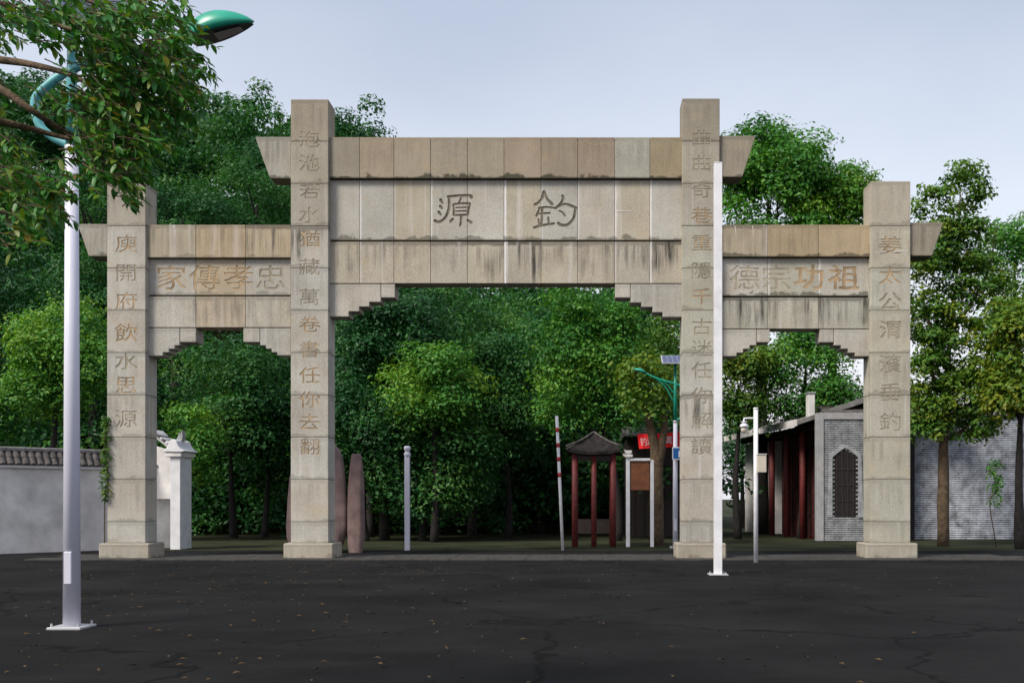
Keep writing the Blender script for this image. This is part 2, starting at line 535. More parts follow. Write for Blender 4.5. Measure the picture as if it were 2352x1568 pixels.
JOINTS = [325, 422, 519, 616, 713, 810, 907, 1004, 1101, 1198]
PILLARS = {}
for idx, (xa, xb, top) in enumerate([(246, 334, 420), (668, 754, 228), (1567, 1653, 226), (2000, 2091, 416)]):
    x0, x1 = wx(xa, G0), wx(xb, G0)
    yb = G0 + THK
    zt = wz(top, G0)
    core = part('pillar', box(x0 + .02, x1 - .02, G0 + .02, yb - .02, 0, zt - .02), M_MORTAR, gate, ((x0 + x1) / 2, G0, 0))
    PILLARS[idx] = core
    zs = [zt] + [wz(j, G0) for j in JOINTS if j > top + 20] + [0.42]
    for i in range(len(zs) - 1):
        nb = len(zs) - 1
        if i == 0: col, stq = (STONE_B if idx in (1, 2) else STONE_M), 0.35
        elif zs[i] > wz(500, G0): col, stq = STONE_M, 0.25
        elif idx == 2 and 3 <= i <= 5: col, stq = STONE_G, 0.15
        elif idx == 3: col, stq = (0.445, 0.425, 0.355), 0.3
        else: col, stq = STONE_L, 0.3
        if idx == 1 and i == 3: stq = 1.0
        if idx == 0 and i == 0: stq = 0.8
        if idx == 2 and i == 7: stq = 0.8
        stone(rect(x0, x1, zs[i + 1] + GAP, zs[i] - GAP), G0, yb, core, col, stq, 0.5 if i % 3 == 2 else 0.0, 0.35)
    # plinth
    p = part('plinth', box(x0 - .16, x1 + .16, G0 - .14, yb + .14, 0, 0.42, 0.03), M_GRAN, gate, ((x0 + x1) / 2, G0 - .14, 0.42))
    p.color = jit(STONE_M); p['streak'] = 0.3; p['lime'] = 0.0; p['algae'] = 0.4; p['height'] = 0.42


def beam(name, xs_t, ya_t, yb_t, rec, thk, cols, streaks, limes=None, algae=0.0, jls=()):
    D = G0 + rec
    xs = [wx(t, D) for t in xs_t]
    z1, z0 = wz(ya_t, D), wz(yb_t, D)
    core = part(name, box(xs[0] + .01, xs[-1] - .01, D + .02, D + thk - .02, z0 + .02, z1 - .02), M_MORTAR, gate, ((xs[0] + xs[-1]) / 2, D, z0))
    row_of_stones(xs, z0, z1, D, D + thk, core, cols, streaks, limes, algae, jls)
    return core


CX = [753.5, 826, 905, 989, 1074, 1158, 1243, 1327, 1412, 1493, 1567.5]
C_CAP = 0.10; C_PAN = 0.22; C_LOW = 0.17
cap_cols = [STONE_B, (0.341, 0.290, 0.223), (0.353, 0.307, 0.238), (0.335, 0.299, 0.238), (0.325, 0.294, 0.230), (0.325, 0.268, 0.208), (0.325, 0.277, 0.216), (0.335, 0.275, 0.211), (0.353, 0.342, 0.290), (0.325, 0.268, 0.178)]
cap_c = beam('cap_beam', CX, 315, 410, C_CAP, 0.60, cap_cols, [0.25], None, 1.0)
pan_c = beam('name_panel', CX, 413, 552, C_PAN, 0.42, [STONE_L, STONE_L, (0.450, 0.406, 0.321)], [0.12, 0.2], [0.0, 0, 0.25, 0.2, 0.6, 0.6, 0.2, 0.5, 0.5, 0.1], 0.7, (0, .55, .2, .5, 0, 1.0, .3, .35, .7, .85))
low_c = beam('lower_beam', CX, 555, 651, C_LOW, 0.55, [(0.439, 0.402, 0.328), (0.421, 0.386, 0.321)], [0.5, 0.75, 0.8, 1.0, 1.2, 1.3, 0.9, 0.8, 0.7, 1.2], [0, 0.3, 0.3, 0.5, 1.0, 1.0, 0.3, 0.4, 0.5, 0.2], 0.0, (0, .3, 0, 0, 0, 1.0, 0, 0, .3, .7))
LX = [333.5, 450, 564, 668.5]
cap_l = beam('cap_beam', LX, 516, 592, C_CAP, 0.60, [(0.421, 0.372, 0.284), (0.433, 0.354, 0.246), (0.421, 0.360, 0.265)], [0.5, 0.6, 1.1], [0.3, 0.3, 0.1], 0.4)
pan_l = beam('name_panel', LX, 594.5, 678, C_PAN, 0.42, [STONE_L, (0.450, 0.390, 0.296)], [0.1], [0.1], 0.4)
low_l = beam('lower_beam', LX, 680.5, 752, C_LOW, 0.55, [STONE_L, (0.462, 0.402, 0.315), (0.445, 0.408, 0.334)], [0.5, 0.6, 0.5], [0.2])
RX = [1652.5, 1764, 1880, 2000.5]
cap_r = beam('cap_beam', RX, 516, 590, C_CAP, 0.60, [(0.392, 0.342, 0.258), (0.409, 0.324, 0.208), (0.409, 0.330, 0.220)], [0.9, 0.45, 0.3], [0.3, 0, 0], 0.8)
pan_r = beam('name_panel', RX, 592.5, 680, C_PAN, 0.42, [STONE_L, STONE_G], [0.15], [0.4, 0.4, 0.2], 0.8, (0, .5, .6))
low_r = beam('lower_beam', RX, 683, 755, C_LOW, 0.55, [(0.433, 0.414, 0.347)], [1.2, 0.8, 1.0], [0.4, 0.4, 0.3])


def flared_end(pts_t, col):
    D = G0 + C_CAP
    poly = [(wx(a, D), wz(b, D)) for a, b in pts_t]
    core = part('cap_end', prism(poly, D, D + 0.60, 0.012), M_GRAN, gate, (sum(p[0] for p in poly) / 4, D, max(p[1] for p in poly)))
    core.color = jit(col); core['streak'] = 0.5; core['lime'] = 0.0; core['algae'] = 0.8; core['height'] = poly[0][1] - poly[2][1]


flared_end([(586, 314.5), (668.5, 314.5), (668.5, 410), (620, 410)], STONE_M)
flared_end([(1736, 312), (1652.5, 312), (1652.5, 407), (1705, 407)], STONE_B)
flared_end([(178, 514.5), (246.5, 514.5), (246.5, 589), (204, 589)], STONE_M)
flared_end([(2167, 511), (2090.5, 511), (2090.5, 588), (2141, 588)], STONE_B)


def bracket(top, steps, parent_mat=None, col=STONE_L):
    """steps: list of (xa, xb, bottom) from the pillar outwards; the last one is a stone of its own"""
    D = G0 + C_LOW + 0.004
    root = None
    body, tip = steps[:-1], steps[-1]
    zt = wz(top, D) - GAP

    def poly_of(ss):
        P = [(wx(ss[0][0], D), zt)]
        for a, b_, y in ss:
            P += [(wx(a, D), wz(y, D)), (wx(b_, D), wz(y, D))]
        P.append((wx(ss[-1][1], D), zt))
        return P
    pb = poly_of(body)
    cx = sum(p[0] for p in pb) / len(pb)
    yb = D + 0.54
    x_in = wx(steps[0][0], D); x_out = wx(steps[-1][1], D)
    zc = wz(min(s[2] for s in steps), D) + .03
    core = part('stepped_bracket', box(min(x_in, x_out) + .02, max(x_in, x_out) - .02, D + .03, yb - .03, zc, zt - .03), M_MORTAR, gate, (cx, D, zc))
    s = 1 if steps[-1][1] > steps[0][0] else -1
    body2 = [list(q) for q in body]; body2[-1][1] -= s * 0.6
    stone(poly_of(body2), D, yb, core, col, 0.25, 0.3, 0.15, 0.010)
    t2 = [list(tip)]; t2[0][0] += s * 0.6
    stone(poly_of(t2), D, yb, core, jit(col)[:3], 0.25, 0.2, 0.15, 0.010)


bracket(652, [(754, 801, 727), (801, 825, 715), (825, 848, 704), (848, 875, 693.5), (875, 907, 683.5)])
bracket(652, [(1567, 1522, 728), (1522, 1499, 717), (1499, 1473, 705), (1473, 1448, 695), (1448, 1413, 683.5)])
bracket(753, [(334, 374, 817), (374, 388, 809), (388, 401, 801), (401, 413, 793), (413, 450, 785.5)])
bracket(753, [(668, 637, 816), (637, 624, 809), (624, 611, 801), (611, 597, 793), (597, 559, 785.5)])
bracket(756, [(1653, 1692, 818), (1692, 1707, 810), (1707, 1722, 801), (1722, 1738, 793), (1738, 1768, 786)])
bracket(756, [(2000, 1964, 818), (1964, 1948, 810), (1948, 1932, 801), (1932, 1915, 793), (1915, 1883, 786)])

# ------------------------------------------------------------------ carved characters
def extrude_flat(bm, depth):
    """flat mesh in xz at y=0 -> closed solid y 0..depth"""
    faces = list(bm.faces)
    bmesh.ops.recalc_face_normals(bm, faces=faces)
    r = bmesh.ops.extrude_face_region(bm, geom=faces, use_keep_orig=True)
    vs = [g for g in r['geom'] if isinstance(g, bmesh.types.BMVert)]
    bmesh.ops.translate(bm, verts=vs, vec=(0, depth, 0))
    bmesh.ops.recalc_face_normals(bm, faces=bm.faces)
    if bm.calc_volume(signed=True) < 0: bmesh.ops.reverse_faces(bm, faces=bm.faces)


def glyph_flat(ch, size, weight=0.0, wide=1.12):
    cu = bpy.data.curves.new('lettering', 'FONT')
    cu.body = ch
    cu.size = 1.0
    cu.offset = weight
    cu.resolution_u = 2
    cu.extrude = 0.0
    ob = bpy.data.objects.new('lettering', cu)
    COL.objects.link(ob)
    dg = bpy.context.evaluated_depsgraph_get()
    me = bpy.data.meshes.new_from_object(ob.evaluated_get(dg))
    bpy.data.objects.remove(ob); bpy.data.curves.remove(cu)
    bm = bmesh.new(); bm.from_mesh(me); bpy.data.meshes.remove(me)
    bmesh.ops.remove_doubles(bm, verts=bm.verts, dist=1e-4)
    bmesh.ops.subdivide_edges(bm, edges=[e for e in bm.edges if e.calc_length() > 0.18], cuts=2)
    bmesh.ops.triangulate(bm, faces=bm.faces)
    xs = [v.co.x for v in bm.verts]; ys = [v.co.y for v in bm.verts]
    cx, cy = (min(xs) + max(xs)) / 2, (min(ys) + max(ys)) / 2
    for v in bm.verts:
        x, y, z = v.co
        # brush-like irregularity: the strokes swell and lean
        q = Vector((x * 2.3, y * 2.3, ord(ch) % 97))
        dx = 0.034 * mnoise.noise(q) + 0.015 * mnoise.noise(q * 3.1); dy = 0.030 * mnoise.noise(q + Vector((7, 3, 1))) + 0.02 * mnoise.noise(q * 2.7)
        v.co = Vector(((x - cx + dx) * size * wide, 0, (y - cy + dy) * size * 0.92))
    return bm


def islands(bm):
    """the separate strokes of a flat mesh, each as a bmesh of its own"""
    seen, out = set(), []
    for f0 in list(bm.faces):
        if f0 in seen: continue
        st, comp = [f0], []
        seen.add(f0)
        while st:
            f = st.pop(); comp.append(f)
            for v in f.verts:
                for g in v.link_faces:
                    if g not in seen: seen.add(g); st.append(g)
        b2 = bmesh.new(); mp_ = {}
        for f in comp:
            b2.faces.new([mp_.setdefault(v, None) or mp_.__setitem__(v, b2.verts.new(v.co)) or mp_[v] for v in f.verts])
        out.append(b2)
    return out


def glyph_solids(ch, size, depth, weight=0.0, wide=1.12):
    for w in (weight, weight * 0.5, 0.0):            # the heaviest weight whose outline stays clean
        bm = glyph_flat(ch, size, w, wide)
        area = sum(f.calc_area() for f in bm.faces)
        out = islands(bm); bm.free()
        ok = True; vol = 0
        for b2 in out:
            extrude_flat(b2, depth)
            vol += b2.calc_volume(signed=True)
            ok = ok and all(len(e.link_faces) == 2 for e in b2.edges)
        if ok and abs(vol - area * depth) < 1e-3 * area * depth: break
    return out


def glyph_mesh(ch, size, depth, weight=0.0, wide=1.12):
    out = bmesh.new()
    for s in glyph_solids(ch, size, depth, weight, wide):
        tmp = bpy.data.meshes.new('t'); s.to_mesh(tmp); s.free(); out.from_mesh(tmp); bpy.data.meshes.remove(tmp)
    return out


def stroke_solid(pts, w0, w1, depth):
    """brush stroke: ribbon in xz with rounded ends"""
    P = smooth_path([(x, 0, z) for x, z in pts], 4) if len(pts) > 2 else [Vector((pts[0][0], 0, pts[0][1])).lerp(Vector((pts[1][0], 0, pts[1][1])), t / 3) for t in range(4)]
    n = len(P)
    L, Rr = [], []
    for i, p in enumerate(P):
        t = (P[min(i + 1, n - 1)] - P[max(i - 1, 0)]).normalized()
        nv = Vector((-t.z, 0, t.x))
        w = w0 + (w1 - w0) * i / (n - 1)
        L.append(p + nv * w / 2); Rr.append(p - nv * w / 2)
    t0 = (P[0] - P[1]).normalized() * w0 * 0.42; t1 = (P[-1] - P[-2]).normalized() * w1 * 0.42
    outline = [P[0] + t0] + L + [P[-1] + t1] + Rr[::-1]
    return prism([(v.x, v.z) for v in outline], 0, depth)


CUTS = []                                    # (world x, world z, front y, half size, [bmesh solids])


def carve(parent, solids_fn, x, z, yf, half, mat, fill=0.009, depth=0.034):
    bm = bmesh.new()
    for s in solids_fn(0.006):
        tmp = bpy.data.meshes.new('t'); s.to_mesh(tmp); s.free(); bm.from_mesh(tmp); bpy.data.meshes.remove(tmp)
    bmesh.ops.translate(bm, verts=bm.verts, vec=(x, yf + fill, z))
    o = part('carved_character', bm, mat, parent, (x, yf + fill, z))
    CUTS.append((x, z, yf, half, solids_fn, o))
    return o


def text_char(ch, tx, ty, size_t, D, parent, mat, weight=0.012, wide=1.15):
    k = D / FOC
    carve(parent, lambda d: glyph_solids(ch, size_t * k, d, weight, wide), wx(tx, D), wz(ty, D), D, size_t * k * 0.62, mat)


DP = G0 + C_PAN
for ch, tx in zip('家傳孝忠', (394, 470, 548, 622)):
    text_char(ch, tx, 637, 66, DP, pan_l, M_CARVE if ch != '忠' else M_CARVE2, 0.016, 1.12)
for ch, tx in zip('德宗功祖', (1710, 1783, 1857, 1938)):
    text_char(ch, tx, 637, 66, DP, pan_r, M_CARVE2 if ch in '德宗' else M_CARVE, 0.016, 1.12)
for ch, ty in zip('庾開府飲水思源', (560, 627, 691, 764, 829, 884, 961)):
    text_char(ch, 290, ty, 47, G0, PILLARS[0], M_CARVE2 if ch in '開水源' else M_CARVE, 0.010)
for ch, ty in zip('泡池若水猶藏萬卷書任你去翻', (320, 375, 439, 494, 548, 613, 682, 744, 802, 861, 917, 968, 1025)):
    text_char(ch, 711, ty, 44, G0, PILLARS[1], M_CARVE2 if ch in '泡池若水藏萬' else M_CARVE, 0.010)
for ch, ty in zip('曲曲奇巷重隱千古迷任你解讀', (317, 375, 435, 494, 557, 621, 681, 750, 800, 850, 908, 965, 1025)):
    text_char(ch, 1612, ty, 44, G0, PILLARS[2], M_CARVE if ch in '巷千重' else M_CARVE2, 0.010)
for ch, ty in zip('姜太公渭濱垂釣', (563, 632, 692, 757, 836, 900, 968)):
    text_char(ch, 2045, ty, 48, G0, PILLARS[3], M_CARVE if ch in '姜太' else M_CARVE2, 0.014)

# the two great characters of the name panel, stroke by stroke (read from right to left)
def big_char(strokes, ox, oy, sc):
    """strokes in crop pixels -> brush strokes round the character's centre"""
    def conv(p): return ((ox + p[0] * sc) / 4096 * 2352, (oy + p[1] * sc) / 4096 * 2352)
    allp = [conv(p) for s in strokes for p in s[0]]
    cx = (min(p[0] for p in allp) + max(p[0] for p in allp)) / 2
    cy = (min(p[1] for p in allp) + max(p[1] for p in allp)) / 2
    k = DP / FOC

    def fn(d):
        out = []
        for pts, w0, w1 in strokes:
            q = [((conv(p)[0] - cx) * k, (cy - conv(p)[1]) * k) for p in pts]
            out.append(stroke_solid(q, w0 * sc / 4096 * 2352 * k, w1 * sc / 4096 * 2352 * k, d))
        return out
    carve(pan_c, fn, wx(cx, DP), wz(cy, DP), DP, 0.75, M_CARVE, 0.023, 0.05)


YUAN = [([(1628, 958), (1648, 990)], 26, 18), ([(1625, 1012), (1645, 1036)], 26, 18), ([(1612, 1062), (1634, 1090)], 26, 18),
        ([(1690, 934), (1780, 926), (1885, 926), (1893, 944)], 22, 26),
        ([(1702, 940), (1702, 1030), (1672, 1110), (1620, 1150), (1578, 1138)], 24, 26),
        ([(1808, 935), (1798, 962), (1786, 988)], 20, 16),
        ([(1738, 1000), (1744, 1045), (1742, 1092)], 18, 22), ([(1738, 1000), (1800, 992), (1884, 992)], 18, 18),
        ([(1882, 996), (1870, 1040), (1862, 1090)], 20, 22), ([(1760, 1028), (1852, 1024)], 13, 13),
        ([(1760, 1058), (1850, 1055)], 13, 13), ([(1742, 1092), (1862, 1088)], 18, 18),
        ([(1806, 1102), (1804, 1150), (1796, 1182)], 24, 18), ([(1738, 1122), (1714, 1148)], 20, 26), ([(1858, 1132), (1895, 1158)], 20, 28)]
DIAO = [([(540, 815), (528, 862), (500, 900), (466, 920)], 24, 20), ([(546, 818), (566, 872), (606, 916)], 18, 26),
        ([(500, 944), (560, 938), (622, 944)], 17, 17), ([(506, 948), (492, 980), (480, 1008)], 15, 17),
        ([(500, 990), (590, 983)], 15, 15), ([(527, 945), (524, 1020), (520, 1080)], 20, 20),
        ([(462, 1098), (530, 1080), (622, 1066)], 20, 18), ([(574, 1018), (580, 1066)], 17, 17), ([(498, 1030), (504, 1076)], 15, 15),
        ([(684, 846), (692, 868), (668, 916), (628, 950)], 22, 22), ([(650, 934), (712, 914), (796, 946)], 18, 22),
        ([(788, 950), (772, 1026), (726, 1076), (676, 1078), (650, 1062)], 22, 24), ([(658, 966), (684, 978), (706, 1006)], 12, 20)]
big_char(YUAN, 1000, 350, 1100 / 2352)
big_char(DIAO, 1900, 350, 1200 / 2352)

M_PATCH = simple('pale_mortar_repair', (0.72, 0.70, 0.68), 0.9, 0.1, 9)
def repair(parent, pts, D, r=0.011):
    q = smooth_path([at(a, b, D - .001) for a, b in pts], 4)
    bm = tube(q, [r * (1 - .5 * i / (len(q) - 1)) for i in range(len(q))], 6)
    part('mortar_repair', bm, M_PATCH, parent, q[0], True)
repair(pan_c, [(1414, 484), (1430, 485.5), (1445, 485), (1457, 482)], DP)
repair(PILLARS[3], [(2052, 579), (2070, 577), (2090, 576)], G0)
repair(PILLARS[3], [(2008, 580), (2025, 580.5), (2040, 577)], G0, 0.007)
repair(cap_l, [(399, 518), (402, 530), (401, 546)], G0 + C_CAP, .008)
repair(cap_r, [(1688, 520), (1690, 532), (1691, 545)], G0 + C_CAP, .008)
repair(cap_r, [(1728, 519), (1730, 530), (1730, 541)], G0 + C_CAP, .008)

# cut the carvings into the stones they cross; a cut that damages the stone is retried and else left out
def volume(me):
    bm = bmesh.new(); bm.from_mesh(me); v = bm.calc_volume(signed=True); bm.free()
    return v


for o, x0, x1, z0, z1, yf in BLOCKS:
    hits = [c for c in CUTS if abs(c[2] - yf) < 0.05 and c[0] + c[3] > x0 and c[0] - c[3] < x1 and c[1] + c[3] > z0 and c[1] - c[3] < z1]
    for c in hits:
        for s in c[4](0.09):
            dy = -0.05 + (0.0 if c[3] > 0.7 else -0.016)
            bmesh.ops.translate(s, verts=s.verts, vec=(c[0], c[2] + dy, c[1]))
            bmesh.ops.recalc_face_normals(s, faces=s.faces)
            if s.calc_volume(signed=True) < 0: bmesh.ops.reverse_faces(s, faces=s.faces)
            cut = bpy.data.objects.new('cutter', mesh_from_bm(s, 'cutter'))
            COL.objects.link(cut)
            v0 = volume(o.data)
            vx = [v.co.x for v in cut.data.vertices]; vz = [v.co.z for v in cut.data.vertices]
            if max(vx) < x0 or min(vx) > x1 or max(vz) < z0 or min(vz) > z1:
                d = cut.data; bpy.data.objects.remove(cut); bpy.data.meshes.remove(d); continue
            inside = min(vx) > x0 + .02 and max(vx) < x1 - .02 and min(vz) > z0 + .02 and max(vz) < z1 - .02
            fr = max(0, min(max(vx), x1) - max(min(vx), x0)) * max(0, min(max(vz), z1) - max(min(vz), z0)) / max(1e-6, (max(vx) - min(vx)) * (max(vz) - min(vz)))
            want = volume(cut.data) * (0.04 if c[3] > 0.7 else 0.024) / 0.09
            for jx, jz, solver, selfx in ((0, 0, 'EXACT', False), (0, 0, 'EXACT', True), (.0011, .0007, 'EXACT', False), (-.0013, .0009, 'EXACT', True), (0, 0, 'FAST', False), (.0017, -.0012, 'FAST', False)):
                cut.location = (jx, 0, jz)
                md = o.modifiers.new('cut', 'BOOLEAN'); md.operation = 'DIFFERENCE'; md.object = cut
                md.solver = solver
                if solver == 'EXACT': md.use_self = selfx
                bpy.context.view_layer.update()
                me = bpy.data.meshes.new_from_object(o.evaluated_get(bpy.context.evaluated_depsgraph_get()))
                o.modifiers.clear()
                v1 = volume(me)
                xs_ = [v.co.y for v in me.vertices]
                if (0.4 * want < v0 - v1 < 1.6 * want) if inside else ((0.2 * want * fr if fr > .12 else -1e-6) < v0 - v1 < 1.6 * want):
                    old = o.data; o.data = me; bpy.data.meshes.remove(old)
                    break
                bpy.data.meshes.remove(me)
            else:
                print('CUT FAILED', o.name, v0, v1, want)
                c[5].location.y = yf - 0.004 - WORLD[c[5].parent.name].y
            d = cut.data; bpy.data.objects.remove(cut); bpy.data.meshes.remove(d)


# ------------------------------------------------------------------ foliage machinery
RNG = np.random.default_rng(11)


def leaf_mesh(name, centres, normals, sizes, tints, mat, aspect=0.55):
    """one small folded quad per leaf"""
    n = len(centres)
    nv = normals / np.linalg.norm(normals, axis=1, keepdims=True)
    r = RNG.normal(size=(n, 3))
    u = r - nv * (r * nv).sum(1, keepdims=True)
    u /= np.linalg.norm(u, axis=1, keepdims=True)
    v = np.cross(nv, u)
    L = sizes[:, None] * u * 0.5
    W = sizes[:, None] * v * 0.5 * aspect
    F = nv * sizes[:, None] * 0.10
    co = np.stack([centres - L, centres + W + F, centres + L, centres - W + F], axis=1).reshape(-1, 3)
    me = bpy.data.meshes.new(name)
    me.vertices.add(4 * n); me.vertices.foreach_set('co', co.astype(np.float32).ravel())
    base = np.arange(n) * 4
    tri = np.stack([base, base + 1, base + 2, base, base + 2, base + 3], axis=1).reshape(-1)
    me.loops.add(6 * n); me.loops.foreach_set('vertex_index', tri.astype(np.int32))
    me.polygons.add(2 * n)
    me.polygons.foreach_set('loop_start', (np.arange(2 * n) * 3).astype(np.int32))
    a = me.attributes.new('tint', 'FLOAT', 'POINT')
    a.data.foreach_set('value', np.repeat(tints, 4).astype(np.float32))
    me.update(calc_edges=True)
    me.materials.append(mat)
    return me


def puff_leaves(pc, pr, dens, size, flat=0.75):
    """leaves round a set of puffs: pc (n,3), pr (n,); each puff is a lumpy dome of foliage, thin underneath"""
    C, N, S, T = [], [], [], []
    for c, r in zip(pc, pr):
        m = max(12, int(dens * r * r))
        d = RNG.normal(size=(m, 3)); d /= np.linalg.norm(d, axis=1, keepdims=True)
        flip = (d[:, 2] < -0.25) & (RNG.random(m) < 0.8)
        d[:, 2] = np.where(flip, -d[:, 2], d[:, 2])
        lump = 1 + 0.24 * np.sin(d @ RNG.normal(size=3) * 5 + RNG.uniform(0, 6)) + 0.18 * np.sin(d @ RNG.normal(size=3) * 10 + RNG.uniform(0, 6))
        rad = r * (1.08 - 0.50 * RNG.random(m) ** 2.2) * lump
        p = c + d * rad[:, None] * np.array([1, 1, flat])
        C.append(p)
        N.append(d * 0.9 + np.array([0, 0, 0.55]) + RNG.normal(size=(m, 3)) * 0.45)
        S.append(size * RNG.uniform(0.55, 1.35, m))
        T.append(np.clip(RNG.normal(0.42 + RNG.normal() * 0.22, 0.15, m), 0, 1))
    return np.concatenate(C), np.concatenate(N), np.concatenate(S), np.concatenate(T)


def crown_puffs(c, rx, ry, rz, n, pr):
    """puff centres through an ellipsoid, more near its surface"""
    d = RNG.normal(size=(n, 3)); d /= np.linalg.norm(d, axis=1, keepdims=True)
    d = np.sign(d) * np.abs(d) ** 0.72; d /= np.maximum(1, np.linalg.norm(d, axis=1, keepdims=True) * 0.88)
    rad = RNG.uniform(0.25, 1.0, n) ** 0.5
    p = np.array(c) + d * rad[:, None] * np.array([rx, ry, rz]) * 0.86
    return p, pr * RNG.uniform(0.65, 1.25, n)


def tree(name, label, tx, ty_top, ty_bot, half_t, D, kind, group=None, n=46, pr=0.95, dens=430, size=0.152, trunk_t=None, bark=None, limbs=4, base_z=0.0, cat='tree', flat=0.75):
    c = at(tx, (ty_top + ty_bot) / 2, D)
    rx = half_t * D / FOC
    rz = (ty_bot - ty_top) / 2 * D / FOC
    bx = wx(trunk_t, D) if trunk_t is not None else c.x + random.uniform(-.4, .4)
    root = empty(name, (bx, D, base_z))
    tag(root, label, cat, group)
    pc, prr = crown_puffs(c, rx, min(rx, rz) * 0.9, rz, n, pr)
    C, N, S, T = puff_leaves(pc, prr, dens, size, flat)
    o = bpy.data.objects.new('crown', leaf_mesh('crown', C - np.array(root.location), N, S, T, FOL[kind]))
    link(o, root, root.location)
    tr = max(0.13, min(0.28, (c.z + rz - base_z) * 0.017))
    fork = Vector((bx + (c.x - bx) * 0.5, D, max(base_z + 1.2, c.z - rz * 0.75)))
    bm = bmesh.new()
    pts = smooth_path([(bx, D, base_z - .1), (bx + random.uniform(-.1, .1), D, (base_z + fork.z) / 2), fork, (c.x, D, c.z + rz * 0.15)], 4)
    add_tube(bm, pts, [tr * (1.25 - 1.05 * i / (len(pts) - 1)) for i in range(len(pts))], 9, True, 0.25, random.random() * 9)
    part('trunk', bm, bark or M_BARKD, root, (bx, D, base_z), True)
    for _ in range(limbs):
        q = pc[RNG.integers(len(pc))]
        q = Vector(q)
        mid = fork.lerp(q, 0.5) + Vector((random.uniform(-.3, .3), random.uniform(-.3, .3), random.uniform(.0, .4)))
        part('limb', tube(smooth_path([fork, mid, q], 4), [tr * .42 * (1 - 0.9 * i / 8) for i in range(9)], 7, 0.2), bark or M_BARKD, root, fork, True)
    return root


# ------------------------------------------------------------------ wooded hill behind (one mass)
pcs, prs = [], []
for gy in np.arange(46, 80, 3.0):
    for gx in np.arange(-62, 8, 3.3):
        x = gx + RNG.uniform(-1.5, 1.5); y = gy + RNG.uniform(-1.3, 1.3)
        if x > 5.5: continue
        h0 = hill_h(x, y)
        H = RNG.uniform(5.0, 7.6)
        k = RNG.integers(7, 11)
        d = RNG.normal(size=(k, 3)) * np.array([1.35, 1.35, 1.25])
        pcs.append(np.array([x, y, h0 + H * 0.66]) + d); prs.append(RNG.uniform(0.85, 1.5, k))
        pcs.append(np.array([[x, y, h0 + H * 0.25]])); prs.append(np.array([1.3]))
pcs = np.concatenate(pcs); prs = np.concatenate(prs)
C, N, S, T = puff_leaves(pcs, prs, 190, 0.30, 0.70)
wood = bpy.data.objects.new('hill_forest', leaf_mesh('hill_forest', C, N, S, T, F_DARK))
link(wood)
tag(wood, 'dense dark green woodland covering the hill behind the gateway', 'woodland', kind='stuff')

pcs = [];
for _ in range(520):
    x = RNG.uniform(-36, 5.0); y = RNG.uniform(43, 50) if x < -3.2 else RNG.uniform(50, 54)
    pcs.append((x, y, max(0, hill_h(x, y)) + RNG.uniform(0.2, 4.6)))
C, N, S, T = puff_leaves(np.array(pcs), RNG.uniform(.7, 1.3, len(pcs)), 130, 0.21)
ug = bpy.data.objects.new('undergrowth', leaf_mesh('undergrowth', C, N, S, T, F_DARK))
link(ug)
tag(ug, 'dark undergrowth at the foot of the wooded hill behind the gateway', 'undergrowth', kind='stuff')

